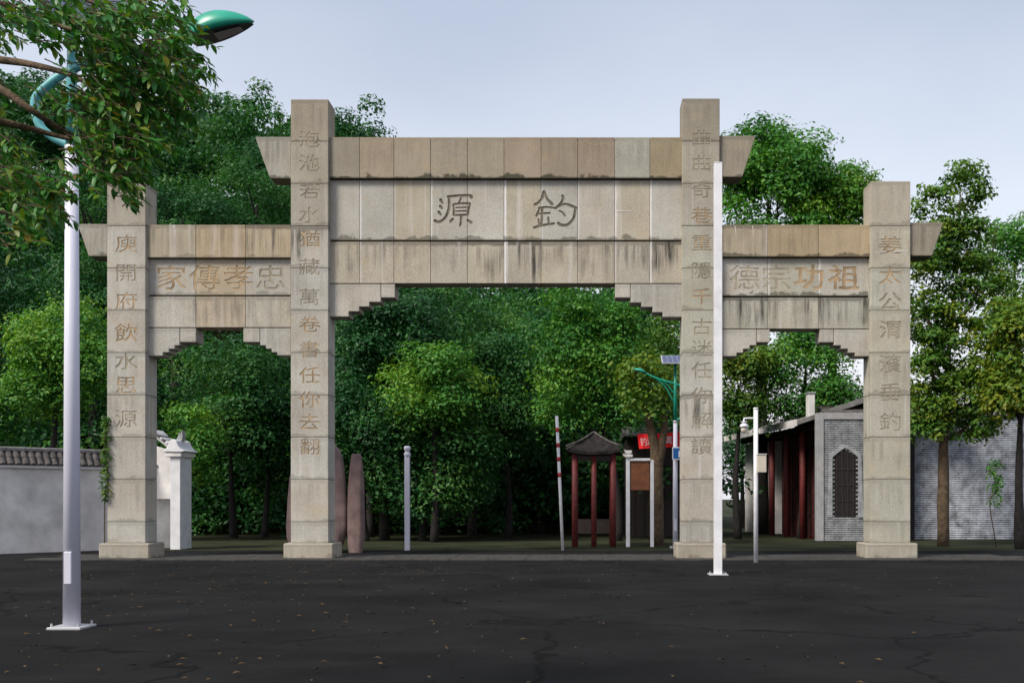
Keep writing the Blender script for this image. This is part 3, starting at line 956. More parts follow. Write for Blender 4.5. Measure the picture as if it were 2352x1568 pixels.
GH = 'trees at the foot of the hill'
GR = 'trees beside the buildings'
TREES = [
    ('broadleaf_tree', 'bright green bushy tree between the near lamp post and the outermost left pillar', 140, 705, 985, 105, 37, 1, GH, {}),
    ('broadleaf_tree', 'deep green tree cut by the left picture edge, below the overhanging branches', -10, 520, 1010, 120, 43, 0, GH, {}),
    ('broadleaf_tree', 'dark green tree showing under the flared left end of the low cap beam', 215, 560, 930, 95, 44, 0, GH, {}),
    ('broadleaf_tree', 'tall deep green tree rising just above the left low cap beam', 420, 400, 640, 125, 49, 0, GH, {}),
    ('broadleaf_tree', 'bluish green tree above the left low beam and beside the tall left pillar', 590, 330, 660, 120, 53, 0, GH, {}),
    ('broadleaf_tree', 'green tree behind the near lamp post, above the left low beam end', 240, 380, 650, 130, 51, 0, GH, {}),
    ('broadleaf_tree', 'dark tree filling the small left opening under its lintel', 520, 760, 1090, 130, 41, 0, GH, {}),
    ('broadleaf_tree', 'small bright green tree behind the white roof end in the left opening', 440, 915, 1130, 65, 38, 1, GH, {'n': 26, 'pr': 0.7}),
    ('broadleaf_tree', 'dark tree in the small left opening close against the tall left pillar', 625, 860, 1120, 80, 42, 0, GH, {}),
    ('broadleaf_tree', 'dark leafy crown under the left stepped bracket in the main opening', 900, 675, 900, 115, 39, 0, GH, {'n': 50, 'pr': 0.95}),
    ('broadleaf_tree', 'dark crown beside the tall left pillar in the main opening', 830, 720, 1000, 95, 42, 0, GH, {}),
    ('broadleaf_tree', 'bright domed crown left of centre in the main opening', 995, 790, 1010, 105, 37, 1, GH, {'n': 46, 'pr': 0.8}),
    ('broadleaf_tree', 'broad dark tree under the lintel left of centre in the main opening', 1070, 650, 960, 150, 43, 0, GH, {'n': 60}),
    ('broadleaf_tree', 'dark green crown in the middle of the main opening, left of the big bright tree', 1150, 770, 1060, 95, 41, 0, GH, {'n': 46, 'pr': 0.9}),
    ('broadleaf_tree', 'low green tree rising above the reddish standing stones', 830, 860, 1170, 120, 38, 0, GH, {'n': 60}),
    ('broadleaf_tree', 'dark low tree behind the pale stone baluster post', 985, 930, 1200, 165, 38.5, 0, GH, {'n': 84}),
    ('broadleaf_tree', 'shadowy tree with bare lower trunk left of the striped pole', 1190, 690, 1010, 120, 47, 0, GH, {'limbs': 8, 'trunk_t': 1240}),
    ('broadleaf_tree', 'dim tree with leaning dark limbs deep in the main opening', 1100, 880, 1030, 110, 50, 0, GH, {'limbs': 7, 'trunk_t': 1180}),
    ('camphor_tree', 'large bright green rounded tree right of centre in the main opening', 1355, 640, 1045, 138, 38.5, 1, GR, {'n': 90, 'dens': 430, 'pr': 0.9, 'trunk_t': 1420}),
    ('broadleaf_tree', 'slim olive green tree beside the tall right pillar under the right stepped bracket', 1540, 720, 870, 50, 43, 2, GR, {'n': 22, 'pr': 0.75}),
    ('broadleaf_tree', 'tall green tree rising above the right low cap beam beside the flared cap end', 1765, 262, 720, 130, 46, 1, GR, {'n': 120, 'pr': 0.95, 'dens': 380, 'size': 0.20}),
    ('broadleaf_tree', 'shorter green tree above the right low beam beside the outermost right pillar', 1905, 365, 740, 100, 47, 1, GR, {'n': 90, 'pr': 0.95, 'dens': 380, 'size': 0.20}),
    ('broadleaf_tree', 'dark green spreading tree in the small right opening over the tiled eaves', 1850, 740, 985, 135, 41, 1, GR, {'n': 76, 'pr': 0.8}),
    ('broadleaf_tree', 'olive tree with a dark leaning trunk beside the camera pole', 1700, 780, 1010, 75, 40, 2, GR, {'n': 52, 'pr': 0.7, 'trunk_t': 1695}),
    ('broadleaf_tree', 'low bushy dark tree behind the hanging security camera', 1705, 930, 1120, 42, 52, 0, GR, {'n': 30, 'pr': 0.8}),
    ('broadleaf_tree', 'sparse green tree at the right picture edge behind the yellowing one', 2330, 455, 860, 85, 42, 1, GR, {'n': 95, 'pr': 0.62, 'dens': 330}),
    ('broadleaf_tree', 'low yellow green tree cut by the right picture edge', 2345, 660, 1010, 85, 32, 2, GR, {'n': 85, 'pr': 0.6, 'size': 0.17}),
]
for nm, lab, tx, t0, t1, hw, D, kd, grp, kw in TREES:
    tree(nm, lab, tx, t0, t1, hw, D, kd, grp, **kw)

# the forked tree in front of the red banner: trunk built by hand
D = 34.5
t = empty('forked_tree', (wx(1509, D), D, 0))
tag(t, 'olive green tree with a pale brown forked trunk in front of the red banner', 'tree', GR)
pc, prr = crown_puffs(at(1498, 895, D), 1.15, 1.1, 1.15, 40, 0.58)
C, N, S, T = puff_leaves(pc, prr, 210, 0.18)
link(bpy.data.objects.new('crown', leaf_mesh('crown', C - np.array(t.location), N, S, T, F_OLIVE)), t, t.location)
part('trunk', tube(smooth_path([(wx(1509, D), D, -.1), at(1508, 1080, D), at(1506, 1030, D), at(1495, 985, D), at(1484, 930, D)], 4),
                   [0.26 - 0.009 * i for i in range(17)], 10, 0.25), M_BARK, t, t.location, True)
part('limb', tube(smooth_path([at(1509, 1075, D), at(1518, 1030, D), at(1526, 980, D), at(1530, 920, D)], 4), [0.19 - 0.009 * i for i in range(13)], 9, 0.25), M_BARK, t, at(1509, 1075, D), True)

# the sparse tree beyond the outermost right pillar, limbs visible against brick and sky
D = 34.0
t = empty('spreading_tree', (wx(2166, D), D, 0))
tag(t, 'sparse yellowing tree with spreading bare limbs in front of the pale brick wall', 'tree', GR)
P = []
for cx_, cy_, hw_, hh_, n_ in [(2205, 440, 60, 60, 22), (2140, 470, 35, 40, 8), (2150, 530, 50, 60, 14), (2200, 570, 85, 80, 46), (2150, 680, 75, 70, 30), (2250, 640, 70, 80, 28), (2140, 860, 60, 60, 34),
                               (2185, 925, 90, 50, 40), (2115, 945, 40, 50, 16), (2290, 900, 65, 60, 22), (2275, 770, 55, 60, 14), (2200, 770, 60, 60, 14), (2230, 985, 70, 35, 20), (2115, 740, 35, 60, 16), (2320, 690, 45, 60, 14), (2110, 610, 35, 50, 12), (2240, 860, 60, 45, 22), (2160, 790, 50, 50, 16), (2125, 1000, 40, 30, 12)]:
    p, r = crown_puffs(at(cx_, cy_, D), hw_ * D / FOC, 1.0, hh_ * D / FOC, n_, 0.36)
    P.append((p, r))
pc = np.concatenate([p for p, r in P]); prr = np.concatenate([r for p, r in P])
C, N, S, T = puff_leaves(pc, prr, 640, 0.16)
link(bpy.data.objects.new('crown', leaf_mesh('crown', C - np.array(t.location), N, S, T, F_OLIVE)), t, t.location)
part('trunk', tube(smooth_path([(wx(2166, D), D, -.1), at(2167, 1080, D), at(2168, 1010, D), at(2172, 940, D), at(2180, 800, D), at(2200, 600, D), at(2206, 430, D)], 4),
                   [max(0.02, 0.21 - 0.0085 * i) for i in range(25)], 10, 0.2), M_BARK, t, t.location, True)
for pts in ([(2168, 1015), (2135, 980), (2108, 940)], [(2168, 1010), (2215, 985), (2262, 935), (2330, 860)], [(2172, 960), (2225, 930), (2262, 890), (2310, 800)],
            [(2178, 850), (2140, 760), (2120, 690)], [(2185, 760), (2235, 690), (2270, 620), (2290, 520)], [(2176, 900), (2140, 860), (2122, 800)]):
    q = smooth_path([at(a, b, D + 0.15 * i) for i, (a, b) in enumerate(pts)], 4)
    part('limb', tube(q, [max(.015, 0.085 - 0.0055 * i) for i in range(len(q))], 7, 0.2), M_BARK, t, q[0], True)

# ------------------------------------------------------------------ plaster wall with tiled coping, left
def tile_mesh():
    """half-round cover tile, 0.17 wide, 0.26 long, along +y up the slope"""
    bm = bmesh.new()
    n = 5
    a = []
    for yy, rr, zz in ((0, 0.085, 0.012), (0.30, 0.075, 0.0)):
        a.append([bm.verts.new((rr * math.cos(math.pi * i / n), yy, zz + rr * 0.75 * math.sin(math.pi * i / n))) for i in range(n + 1)])
    for i in range(n):
        bm.faces.new((a[0][i], a[0][i + 1], a[1][i + 1], a[1][i]))
    bm.faces.new(a[0][::-1])
    return mesh_from_bm(bm, 'roof_tile', M_TILE)


TILE = tile_mesh()
A = at(-60, 1063, 28.6); B = at(398, 1072, 32.6)
A.z = B.z = 2.62
axis = (B - A); wall_len = Vector((axis.x, axis.y, 0)).length
ang = math.atan2(axis.y, axis.x)
wall = empty('coping_wall', (A.x, A.y, 0))
tag(wall, 'low white plaster wall with a dark tiled coping behind the lamp post', 'wall')
Rz = Matrix.Rotation(ang, 4, 'Z')


def wpart(name, bm, mat, smooth=False):
    """bm in the wall's own frame (x along, y away, z up)"""
    bmesh.ops.transform(bm, matrix=Rz, verts=bm.verts)
    o = bpy.data.objects.new(name, mesh_from_bm(bm, name, mat, smooth))
    return link(o, wall, WORLD[wall.name])


wpart('plaster_face', box(0, wall_len, 0, 0.30, 0, 2.50), M_PLASTER)
wpart('cornice', box(-.02, wall_len + .0, -.10, 0.40, 2.50, 2.60, 0.012), M_WHITE)
bm = prism([(-0.16, 2.60), (0.15, 3.02), (0.46, 2.60)], 0, 1)
for v in bm.verts: v.co = Vector((v.co.y * wall_len, v.co.x, v.co.z))
bmesh.ops.recalc_face_normals(bm, faces=bm.faces)
wpart('roof_bed', bm, M_TILE)
wpart('ridge', box(-.02, wall_len - .4, 0.07, 0.23, 3.00, 3.13, 0.03), M_TILEGREY)
slope = math.atan2(0.42, 0.31)
for i in range(int(wall_len / 0.2)):
    for r_ in range(2):
        o = bpy.data.objects.new('roof_tile', TILE)
        COL.objects.link(o); o.parent = wall
        loc = Rz @ Vector((0.1 + i * 0.2, -0.17 + 0.155 * r_ + random.uniform(-.006, .006), 2.60 + 0.205 * r_))
        o.location = loc
        o.rotation_euler = (Matrix.Rotation(ang + random.uniform(-.06, .06), 3, 'Z') @ Matrix.Rotation(slope, 3, 'X')).to_euler()

# white gable pier with upswept ridge at the end of the wall
D = 31.5
gp = empty('gable_pier', (wx(403, D), D, 0))
tag(gp, 'white plaster gable pier with an upswept pointed ridge behind the outermost left pillar', 'gable')
def Q(tx, ty): return (wx(tx, D), wz(ty, D))
part('shaft', box(wx(391, D), wx(414, D), D, D + .9, 0, wz(1047, D), 0.01), M_WHITE, gp, gp.location)
part('moulding', box(wx(382, D), wx(419, D), D - .08, D + .98, wz(1049, D), wz(1037, D), 0.02), M_PLASTER, gp, gp.location)
part('flared_cap', prism([Q(376, 1037), Q(384, 1031), Q(390, 1020), Q(396, 1010), Q(402, 1008), Q(408, 1012), Q(413, 1024), Q(420, 1032), Q(428, 1035), Q(420, 1038)], D - .12, D + 1.0, 0.012), M_WHITE, gp, gp.location)
part('ridge_horn', prism([Q(391, 1018), Q(398, 1004), Q(403, 990), Q(405, 997), Q(409, 986), Q(411, 1000), Q(408, 1014), Q(400, 1020)], D + .3, D + .55, 0.01), M_GREYTRIM, gp, gp.location)
bm = prism([Q(350, 985), Q(366, 1002), Q(384, 1014), Q(396, 1018), Q(392, 1028), Q(378, 1024), Q(362, 1012), Q(346, 998)], D + .1, D + .8, 0.01)
part('sloping_ridge', bm, M_PLASTER, gp, gp.location)
part('gable_wall', prism([Q(330, 1020), Q(385, 1036), Q(391, 1049), Q(391, 1145), Q(330, 1145)], D + .55, D + .85), M_PLASTER, gp, gp.location)
for i in range(7):
    x, y = 352 + i * 6, 990 + i * 5.0
    part('roof_tile', tube([(*Q(x, y + 1)[:1], D - .02, Q(x, y + 1)[1]), (Q(x, y + 1)[0], D + .82, Q(x, y + 1)[1])], 0.035, 8), M_WHITE if i % 2 else M_TILE, gp, (Q(x, y)[0], D, Q(x, y)[1]))

# ------------------------------------------------------------------ standing stones and baluster
def boulder(name, label, tx0, tx1, ty, D, thick, seed, cat):
    x0, x1, zt = wx(tx0, D), wx(tx1, D), wz(ty, D)
    bm = bmesh.new()
    bmesh.ops.create_icosphere(bm, subdivisions=4, radius=1.0)
    for v in bm.verts:
        c = v.co.copy()
        q = Vector([math.copysign(abs(a) ** 0.55, a) for a in c])
        d = 1 + 0.10 * mnoise.noise(c * 1.6 + Vector((seed, 0, 0))) + 0.035 * mnoise.noise(c * 6 + Vector((0, seed, 0)))
        tap = 1 - 0.20 * (q.z * 0.5 + 0.5)
        v.co = Vector(((x0 + x1) / 2 + q.x * d * tap * (x1 - x0) / 2 * 1.1, D + thick / 2 + q.y * d * thick / 2, zt * (q.z * d * 0.52 + 0.47)))
    o = part(name, bm, M_STELE, None, ((x0 + x1) / 2, D, 0), True)
    return tag(o, label, cat)


boulder('standing_stone', 'wide reddish grey standing stone half hidden behind the tall left pillar', 657, 789, 1004, 29.6, 0.6, 2, 'stone')
boulder('standing_stone', 'small reddish round topped standing stone right of the tall left pillar', 797, 832, 1036, 29.6, 0.4, 5, 'stone')
D = 31.0
x, zt = wx(935.5, D), wz(1024, D)
r = 7.2 * D / FOC
b = empty('baluster_post', (x, D, 0))
tag(b, 'pale carved stone baluster post with a ringed cap in the main opening', 'post')
part('shaft', box(x - r * .8, x + r * .8, D - r * .8, D + r * .8, 0, zt - 3.4 * r, 0.015), M_POLE, b, b.location)
bm = bmesh.new()
add_lathe(bm, x, D, [(r * .75, zt - 3.5 * r), (r * 1.05, zt - 3.1 * r), (r * 1.1, zt - 2.4 * r), (r * .7, zt - 1.9 * r), (r * .7, zt - 1.6 * r), (r * 1.05, zt - 1.3 * r), (r * 1.1, zt - .4 * r), (r * .8, zt)], 16)
part('ringed_cap', bm, M_POLE, b, (x, D, zt), True)

# ------------------------------------------------------------------ street lamps
def solar_panel(root, c, w, l, tilt, cols, rows, yaw=0.0):
    Mx = Matrix.Translation(c) @ Matrix.Rotation(yaw, 4, 'Z') @ Matrix.Rotation(tilt, 4, 'X')
    bm = box(-w / 2, w / 2, -l / 2, l / 2, -0.02, 0.02, 0.004)
    bmesh.ops.transform(bm, matrix=Mx, verts=bm.verts)
    f = part('solar_panel', bm, M_ALU, root, c)
    cw, cl = (w - .06) / cols, (l - .06) / rows
    for i in range(cols):
        for j in range(rows):
            x0, y0 = -w / 2 + .03 + i * cw, -l / 2 + .03 + j * cl
            for s in (1, -1):
                if s < 0: continue
                bm = box(x0 + .006, x0 + cw - .006, y0 + .006, y0 + cl - .006, 0.018, 0.026)
                bmesh.ops.transform(bm, matrix=Mx, verts=bm.verts)
                part('cell', bm, M_CELL, f, c)
    # ribbed back sheet seen from below
    bm = box(-w / 2 + .03, w / 2 - .03, -l / 2 + .03, l / 2 - .03, -0.024, -0.016)
    bmesh.ops.transform(bm, matrix=Mx, verts=bm.verts)
    part('back_sheet', bm, M_CELL, f, c)


def lamp_head(root, a, b, w, h, green, roll=R(5)):
    """leaf shaped luminaire from a (neck) to b (tip)"""
    a, b = Vector(a), Vector(b)
    d = (b - a); L = d.length; d.normalize()
    side = Vector((0, 1, 0)); up = side.cross(d) * -1
    if up.z < 0: up = -up
    side, up = side * math.cos(roll) + up * math.sin(roll), up * math.cos(roll) - side * math.sin(roll)
    def shell(lo, hi, s0=0.0, s1=1.0, wm=1.0):
        bm = bmesh.new(); rings = []
        N_ = 14
        for i in range(N_ + 1):
            t_ = s0 + (s1 - s0) * i / N_
            prof = max(0.04, math.sin(math.pi * min(1, 0.10 + 0.90 * t_) ** 0.85) ** 0.7)
            if i == N_ and s1 > .99: prof = 0.03
            ring = []
            for k_ in range(9):
                th = math.pi * k_ / 8
                ring.append(bm.verts.new(a + d * (L * t_) + side * (math.cos(th) * w / 2 * prof * wm) + up * (lo + (hi - lo) * math.sin(th) * prof)))
            rings.append(ring)
        for i in range(N_):
            for k_ in range(8):
                bm.faces.new((rings[i][k_], rings[i][k_ + 1], rings[i + 1][k_ + 1], rings[i + 1][k_]))
            bm.faces.new((rings[i][8], rings[i][0], rings[i + 1][0], rings[i + 1][8]))
        bm.faces.new(rings[0]); bm.faces.new(rings[-1][::-1])
        bmesh.ops.recalc_face_normals(bm, faces=bm.faces)
        return bm
    hd = part('lamp_head', shell(0, h), green, root, a, True)
    part('lamp_tray', shell(-.02, 0.0, 0.02, 0.97, 0.97), M_DARKMETAL, hd, a)
    part('lamp_lens', shell(-.035, -.02, 0.38, 0.78, 0.55), M_LENS, hd, a)


def sun_lamp(label, D, tx_base, col_y, prad0, prad1, arm, struts, loop, head, hw, hh, panel, top_ty, green, split_green, armf=1.45):
    """pole, split into pale shaft and green upper part; arm polyline runs on through the loop back to the pole"""
    x = wx(tx_base, D)
    root = empty('street_lamp', (x, D, 0))
    tag(root, label, 'street lamp', 'solar street lamps')
    zc = wz(split_green, D); zt = wz(top_ty, D)
    part('pole', tube([(x, D, 0), (x, D, zc * .5), (x, D, zc)], [prad0, (prad0 + prad1) / 2, prad1], 20), M_POLE, root, root.location, True)
    part('seam_band', tube([(x, D, wz(split_green + 75, D) - .008), (x, D, wz(split_green + 75, D) + .008)], prad1 * 1.05, 20), M_DARKMETAL, root, (x, D, wz(split_green + 75, D)), True)
    part('access_door', box(x - prad0 * .45, x + prad0 * .45, D - prad0 * 1.03, D - prad0 * .6, .55, .95, .008), M_POLE, root, (x, D - prad0, .55))
    for sx in (-1, 1):
        for sy in (-1, 1):
            part('anchor_bolt', tube([(x + sx * prad0 * 1.6, D + sy * prad0 * 1.6, .03), (x + sx * prad0 * 1.6, D + sy * prad0 * 1.6, .075)], .014, 6), M_ALU, root, (x + sx * prad0 * 1.6, D + sy * prad0 * 1.6, .03))
    part('base_plate', box(x - prad0 * 2, x + prad0 * 2, D - prad0 * 2, D + prad0 * 2, 0, .03, .004), M_ALU, root, root.location)
    part('clamp_band', tube([(x, D, zc - .04), (x, D, zc + .03)], prad1 * 1.07, 20), M_ALU, root, (x, D, zc), True)
    part('pole_top', tube([(x, D, zc), (x, D, zt)], [prad1 * .97, prad1 * .62], 16), green, root, (x, D, zc), True)
    q = smooth_path([at(a, b_, D) for a, b_ in arm + loop], 6)
    part('arm', tube(q, [prad1 * armf * (0.30 + 0.18 * min(1, i / 12)) for i in range(len(q))], 10), green, root, q[0], True)
    for s in struts:
        p = smooth_path([at(a, b_, D) for a, b_ in s], 4)
        part('strut', tube(p, prad1 * .22 * armf, 8), green, root, p[0], True)
    lamp_head(root, at(*head[0], D), at(*head[1], D), hw, hh, M_GREEN)
    c, w, l, tilt, nc, nr = panel
    solar_panel(root, c, w, l, tilt, nc, nr)
    return root


D = 12.4
sun_lamp('tall near street lamp with pale pole, its green head among the overhanging branches', D, 165, None, 0.103, 0.076,
         [(450, 92), (330, 118), (220, 140)], [[(300, 124), (240, 200), (176, 250)], [(360, 112), (260, 220), (176, 300)]],
         [(150, 168), (100, 205), (80, 235), (90, 285), (120, 315), (160, 335)],
         [(440, 97), (584, 50)], 0.40, 0.27, (Vector((wx(200, D), D - .1, wz(26, D))), 1.15, 0.85, R(50), 6, 4), 30, M_TEAL, 342)
D = 32.5
sun_lamp('distant street lamp with green arm and flat solar panel left of the tall right pillar', D, 1551, None, 0.088, 0.066,
         [(1478, 855), (1512, 870), (1548, 881)], [[(1505, 867), (1528, 888), (1548, 924)], [(1520, 873), (1535, 886), (1548, 904)]],
         [(1566, 888), (1578, 905), (1580, 930), (1568, 955), (1553, 966)],
         [(1482, 857), (1454, 847)], 0.26, 0.10, (Vector((wx(1556, D), D, wz(826, D))), 1.05, 0.75, R(27), 6, 3), 830, M_GREEN, 968)
sg = empty('route_sign', (wx(1566, D), D - .15, 0))
tag(sg, 'blue and white information sign on the distant lamp pole beside the tall right pillar', 'sign')
x0, x1, z0, z1 = wx(1543, D), wx(1592, D), wz(1056, D), wz(1027, D)
part('sign_plate', box(x0, x1, D - .19, D - .15, z0, z1, .006), M_WHITE, sg, (x0, D - .17, z0))
part('blue_border', box(x0 + .03, x1 - .03, D - .196, D - .191, z0 + .04, z1 - .03), M_BLUE, sg, (x0, D - .19, z0))
part('notice_sheet', box(x0 + .20, x1 - .08, D - .204, D - .198, z0 + .08, z1 - .12), M_WHITE, sg, (x0, D - .2, z0))

# plain white square post
D = 21.0
pw = empty('white_post', (wx(1650, D), D, 0))
tag(pw, 'plain tall white square post in front of the tall right pillar', 'post')
hx = 9.0 * D / FOC
xx = wx(1650, D)
part('shaft', box(xx - hx, xx + hx, D, D + 2 * hx, 0.02, wz(374, D), 0.008, 2), M_WHITE, pw, pw.location)
for zq in (1.55, 3.4, 5.3):
    part('weld_seam', box(xx - hx - .002, xx + hx + .002, D - .002, D + 2 * hx + .002, zq, zq + .012), M_POLE, pw, (xx, D, zq))
for sx in (-1, 1):
    for sy in (-1, 1):
        part('anchor_bolt', tube([(xx + sx * .15, D + hx + sy * .15, .02), (xx + sx * .15, D + hx + sy * .15, .06)], .012, 6), M_ALU, pw, (xx + sx * .15, D + hx + sy * .15, .02))
part('top_cap', box(xx - hx - .004, xx + hx + .004, D - .004, D + 2 * hx + .004, wz(374, D), wz(372, D), 0.004), M_WHITE, pw, pw.location)
part('base_plate', box(xx - .2, xx + .2, D - .1, D + .3, 0, .02, .004), M_ALU, pw, pw.location)

# surveillance camera on its pole
D = 25.2
cp = empty('camera_pole', (wx(1736, D), D, 0))
tag(cp, 'white pole with a hanging dome security camera and a beige box in the right opening', 'camera pole')
xx = wx(1736, D); r = 5.2 * D / FOC
part('pole', tube([(xx, D, 0), (xx, D, wz(940, D))], r, 16), M_WHITE, cp, cp.location, True)
part('pole_cap', tube([(xx, D, wz(940, D)), (xx, D, wz(936, D))], r * 1.12, 16), M_WHITE, cp, (xx, D, wz(940, D)), True)
xc = wx(1709, D)
part('arm', tube(smooth_path([(xx, D, wz(960, D)), (xc + .05, D, wz(960, D)), (xc, D, wz(962, D)), (xc, D, wz(969, D))], 4), r * .38, 10), M_WHITE, cp, (xx, D, wz(960, D)), True)
bm = bmesh.new()
u = D / FOC
add_lathe(bm, xc, D, [(3 * u, wz(981, D)), (9.6 * u, wz(981, D)), (9.8 * u, wz(977, D)), (8 * u, wz(974, D)), (5 * u, wz(973, D)), (4.6 * u, wz(970, D)), (7.5 * u, wz(969, D)), (7.5 * u, wz(967.5, D)), (2 * u, wz(967, D))][::1], 20)
cam_h = part('camera_housing', bm, M_WHITE, cp, (xc, D, wz(981, D)), True)
bm = bmesh.new()
add_lathe(bm, xc, D, [(1 * u, wz(994.5, D)), (4 * u, wz(993.5, D)), (6.6 * u, wz(991, D)), (7.4 * u, wz(987, D)), (7.4 * u, wz(981.5, D))], 20)
part('camera_dome', bm, M_BEIGE, cam_h, (xc, D, wz(994, D)), True)
part('cabinet', box(wx(1737, D), wx(1757, D), D - .22, D - .06, wz(1085, D), wz(1044, D), .01), M_BEIGE, cp, cp.location)
part('cabinet_lid', box(wx(1736, D), wx(1758, D), D - .24, D - .05, wz(1044, D), wz(1042.6, D), .003), M_WHITE, cp, cp.location)

# striped pole
D = 31.0
st = empty('striped_pole', (wx(1284, D), D, 0))
tag(st, 'thin white pole with red bands in the main opening left of the pavilion', 'pole')
r = 3.6 * D / FOC
def sp_pt(ty): return Vector((wx(1279 + (ty - 960) * 0.045, D), D, wz(ty, D)))
foot = sp_pt(1145 + 1.6 * FOC / D)
part('shaft', tube([foot, sp_pt(955)], r, 12), M_WHITE, st, st.location, True)
for ty in (985, 1020, 1052, 1088):
    part('red_band', tube([sp_pt(ty + 7), sp_pt(ty - 3)], r * 1.06, 12), M_REDPAINT, st, sp_pt(ty), True)

# ------------------------------------------------------------------ pavilion
D = 34.0
pv = empty('pavilion', (wx(1364, D), D, 0))
tag(pv, 'small dark timber pavilion with a low hipped tile roof under the bright tree', 'pavilion')
cx_, hw = wx(1364, D), 60 * D / FOC
ze, za = wz(1031, D), wz(994, D)
bm = bmesh.new()
apx = bm.verts.new((cx_, D, za))
ring = []
for i in range(4):
    for k_ in range(5):
        t_ = k_ / 5
        c0 = [(-1, -1), (1, -1), (1, 1), (-1, 1)][i]; c1 = [(-1, -1), (1, -1), (1, 1), (-1, 1)][(i + 1) % 4]
        xq = c0[0] + (c1[0] - c0[0]) * t_; yq = c0[1] + (c1[1] - c0[1]) * t_
        lift = (abs(t_ - .5) * 2) ** 3 * 0.10
        ring.append((cx_ + xq * hw, D + yq * hw, ze - .12 + lift))
rm = [bm.verts.new((cx_ + (p[0] - cx_) * .5, D + (p[1] - D) * .5, za - (za - p[2]) * .58)) for p in ring]
rv = [bm.verts.new(p) for p in ring]
rb = [bm.verts.new((p[0], p[1], p[2] - .10)) for p in ring]
n = len(ring)
for i in range(n):
    j = (i + 1) % n
    bm.faces.new((rm[i], rm[j], apx)); bm.faces.new((rv[i], rv[j], rm[j], rm[i])); bm.faces.new((rb[i], rb[j], rv[j], rv[i]))
bm.faces.new(rb[::-1])
M_TILEDARK = simple('dark_pavilion_tile', (0.028, 0.024, 0.024), 0.9, 0.5, 5, 0.15, bmp=0.4)  # same sort of tile in a darker base colour, for the pavilion roof
rf = part('roof', bm, M_TILEDARK, pv, (cx_, D, ze))
for sx, sy in ((-1, -1), (1, -1), (1, 1), (-1, 1)):
    part('hip_ridge', tube(smooth_path([(cx_, D, za + .03), (cx_ + sx * hw * .5, D + sy * hw * .5, za - (za - ze) * .55 + .02), (cx_ + sx * hw * 1.03, D + sy * hw * 1.03, ze + .05)], 4), 0.045, 7), M_TILE, rf, (cx_, D, za), True)
    part('post', tube([(cx_ + sx * hw * .72, D + sy * hw * .72, 0), (cx_ + sx * hw * .72, D + sy * hw * .72, ze - .15)], 0.10, 10), M_REDWOOD, pv, (cx_ + sx * hw * .72, D + sy * hw * .72, 0), True)
part('centre_post', tube([(cx_, D - hw * .7, 0), (cx_, D - hw * .7, ze - .1)], 0.09, 10), M_REDWOOD, pv, (cx_, D - hw * .7, 0), True)
part('tie_beam', box(cx_ - hw * .8, cx_ + hw * .8, D - hw * .75, D - hw * .62, ze - .42, ze - .24), M_DARKWOOD, pv, (cx_, D, ze))
part('bench_rail', box(cx_ - hw * .75, cx_ + hw * .75, D + hw * .66, D + hw * .76, .4, .9), M_DARKWOOD, pv, (cx_, D, .4))

# ------------------------------------------------------------------ dark house with the red banner, white notice frame
D = 42.0
dh = empty('timber_house', (wx(1520, D), D, 0))
tag(dh, 'dark timber house behind the red banner and the forked tree', 'house')
part('wall', box(wx(1438, D), wx(1640, D), D + .6, D + 4, 0, wz(1000, D)), M_INTERIOR, dh, dh.location)
for i in range(9):
    xa = wx(1438, D) + i * 0.41
    part('plank', box(xa + .01, xa + .40, D + .55, D + .598, 0, wz(1003, D), .006), M_DARKWOOD, dh, (xa, D + .55, 0))
bm = prism([(D - .3, wz(1000, D)), (D + 2.3, wz(972, D)), (D + 4.6, wz(1000, D)), (D + 4.6, wz(1003, D)), (D - .3, wz(1003, D))], 0, 1)
for v in bm.verts: v.co = Vector((wx(1432, D) + v.co.y * 3.9, v.co.x, v.co.z))
bmesh.ops.recalc_face_normals(bm, faces=bm.faces)
part('roof', bm, M_TILE, dh, dh.location)
D = 35.4
bn = empty('red_banner', (wx(1515, D), D, wz(1030, D)))
tag(bn, 'red cloth banner with white lettering stretched behind the forked tree trunk', 'banner')
bm = bmesh.new()
NXb = 26
rows_ = []
for j in range(5):
    rr_ = []
    for i in range(NXb + 1):
        s_ = i / NXb; v_ = j / 4
        tx = 1464 + (1592 - 1464) * s_ + 4 * v_ * (1 - s_)
        ty = 996 - 8 * s_ + v_ * (34 - 2 * s_) + 2.2 * math.sin(math.pi * s_)
        p = at(tx, ty, D); p.y += 0.05 * math.sin(s_ * 14 + v_ * 2)
        rr_.append(p)
    rows_.append(rr_)
V = [[bm.verts.new(p) for p in rr_] for rr_ in rows_]
V2 = [[bm.verts.new(p + Vector((0, .012, 0))) for p in rr_] for rr_ in rows_]
for j in range(4):
    for i in range(NXb):
        bm.faces.new((V[j + 1][i], V[j + 1][i + 1], V[j][i + 1], V[j][i]))
        bm.faces.new((V2[j][i], V2[j][i + 1], V2[j + 1][i + 1], V2[j + 1][i]))
part('cloth', bm, M_RED, bn, bn.location, True)
for ch, tx, ty in (('钓', 1478, 1014), ('源', 1494, 1013), ('黄', 1536, 1010), ('酒', 1574, 1007)):
    g = glyph_mesh(ch, 21 * D / FOC, 0.008, 0.012, 0.82)
    p = at(tx, ty, D)
    bmesh.ops.translate(g, verts=g.verts, vec=(p.x, D - 0.075, p.z))
    part('lettering', g, M_WHITE, bn, (p.x, D - .075, p.z))
D = 33.2
nb = empty('notice_frame', (wx(1465, D), D, 0))
tag(nb, 'white eaved notice frame holding a brown board left of the forked trunk', 'notice board')
part('post', box(wx(1438, D), wx(1447, D), D, D + .14, 0, wz(1046, D), .01), M_WHITE, nb, (wx(1442, D), D, 0))
part('post', box(wx(1494, D), wx(1502, D), D, D + .14, 0, wz(1056, D), .01), M_WHITE, nb, (wx(1498, D), D, 0))
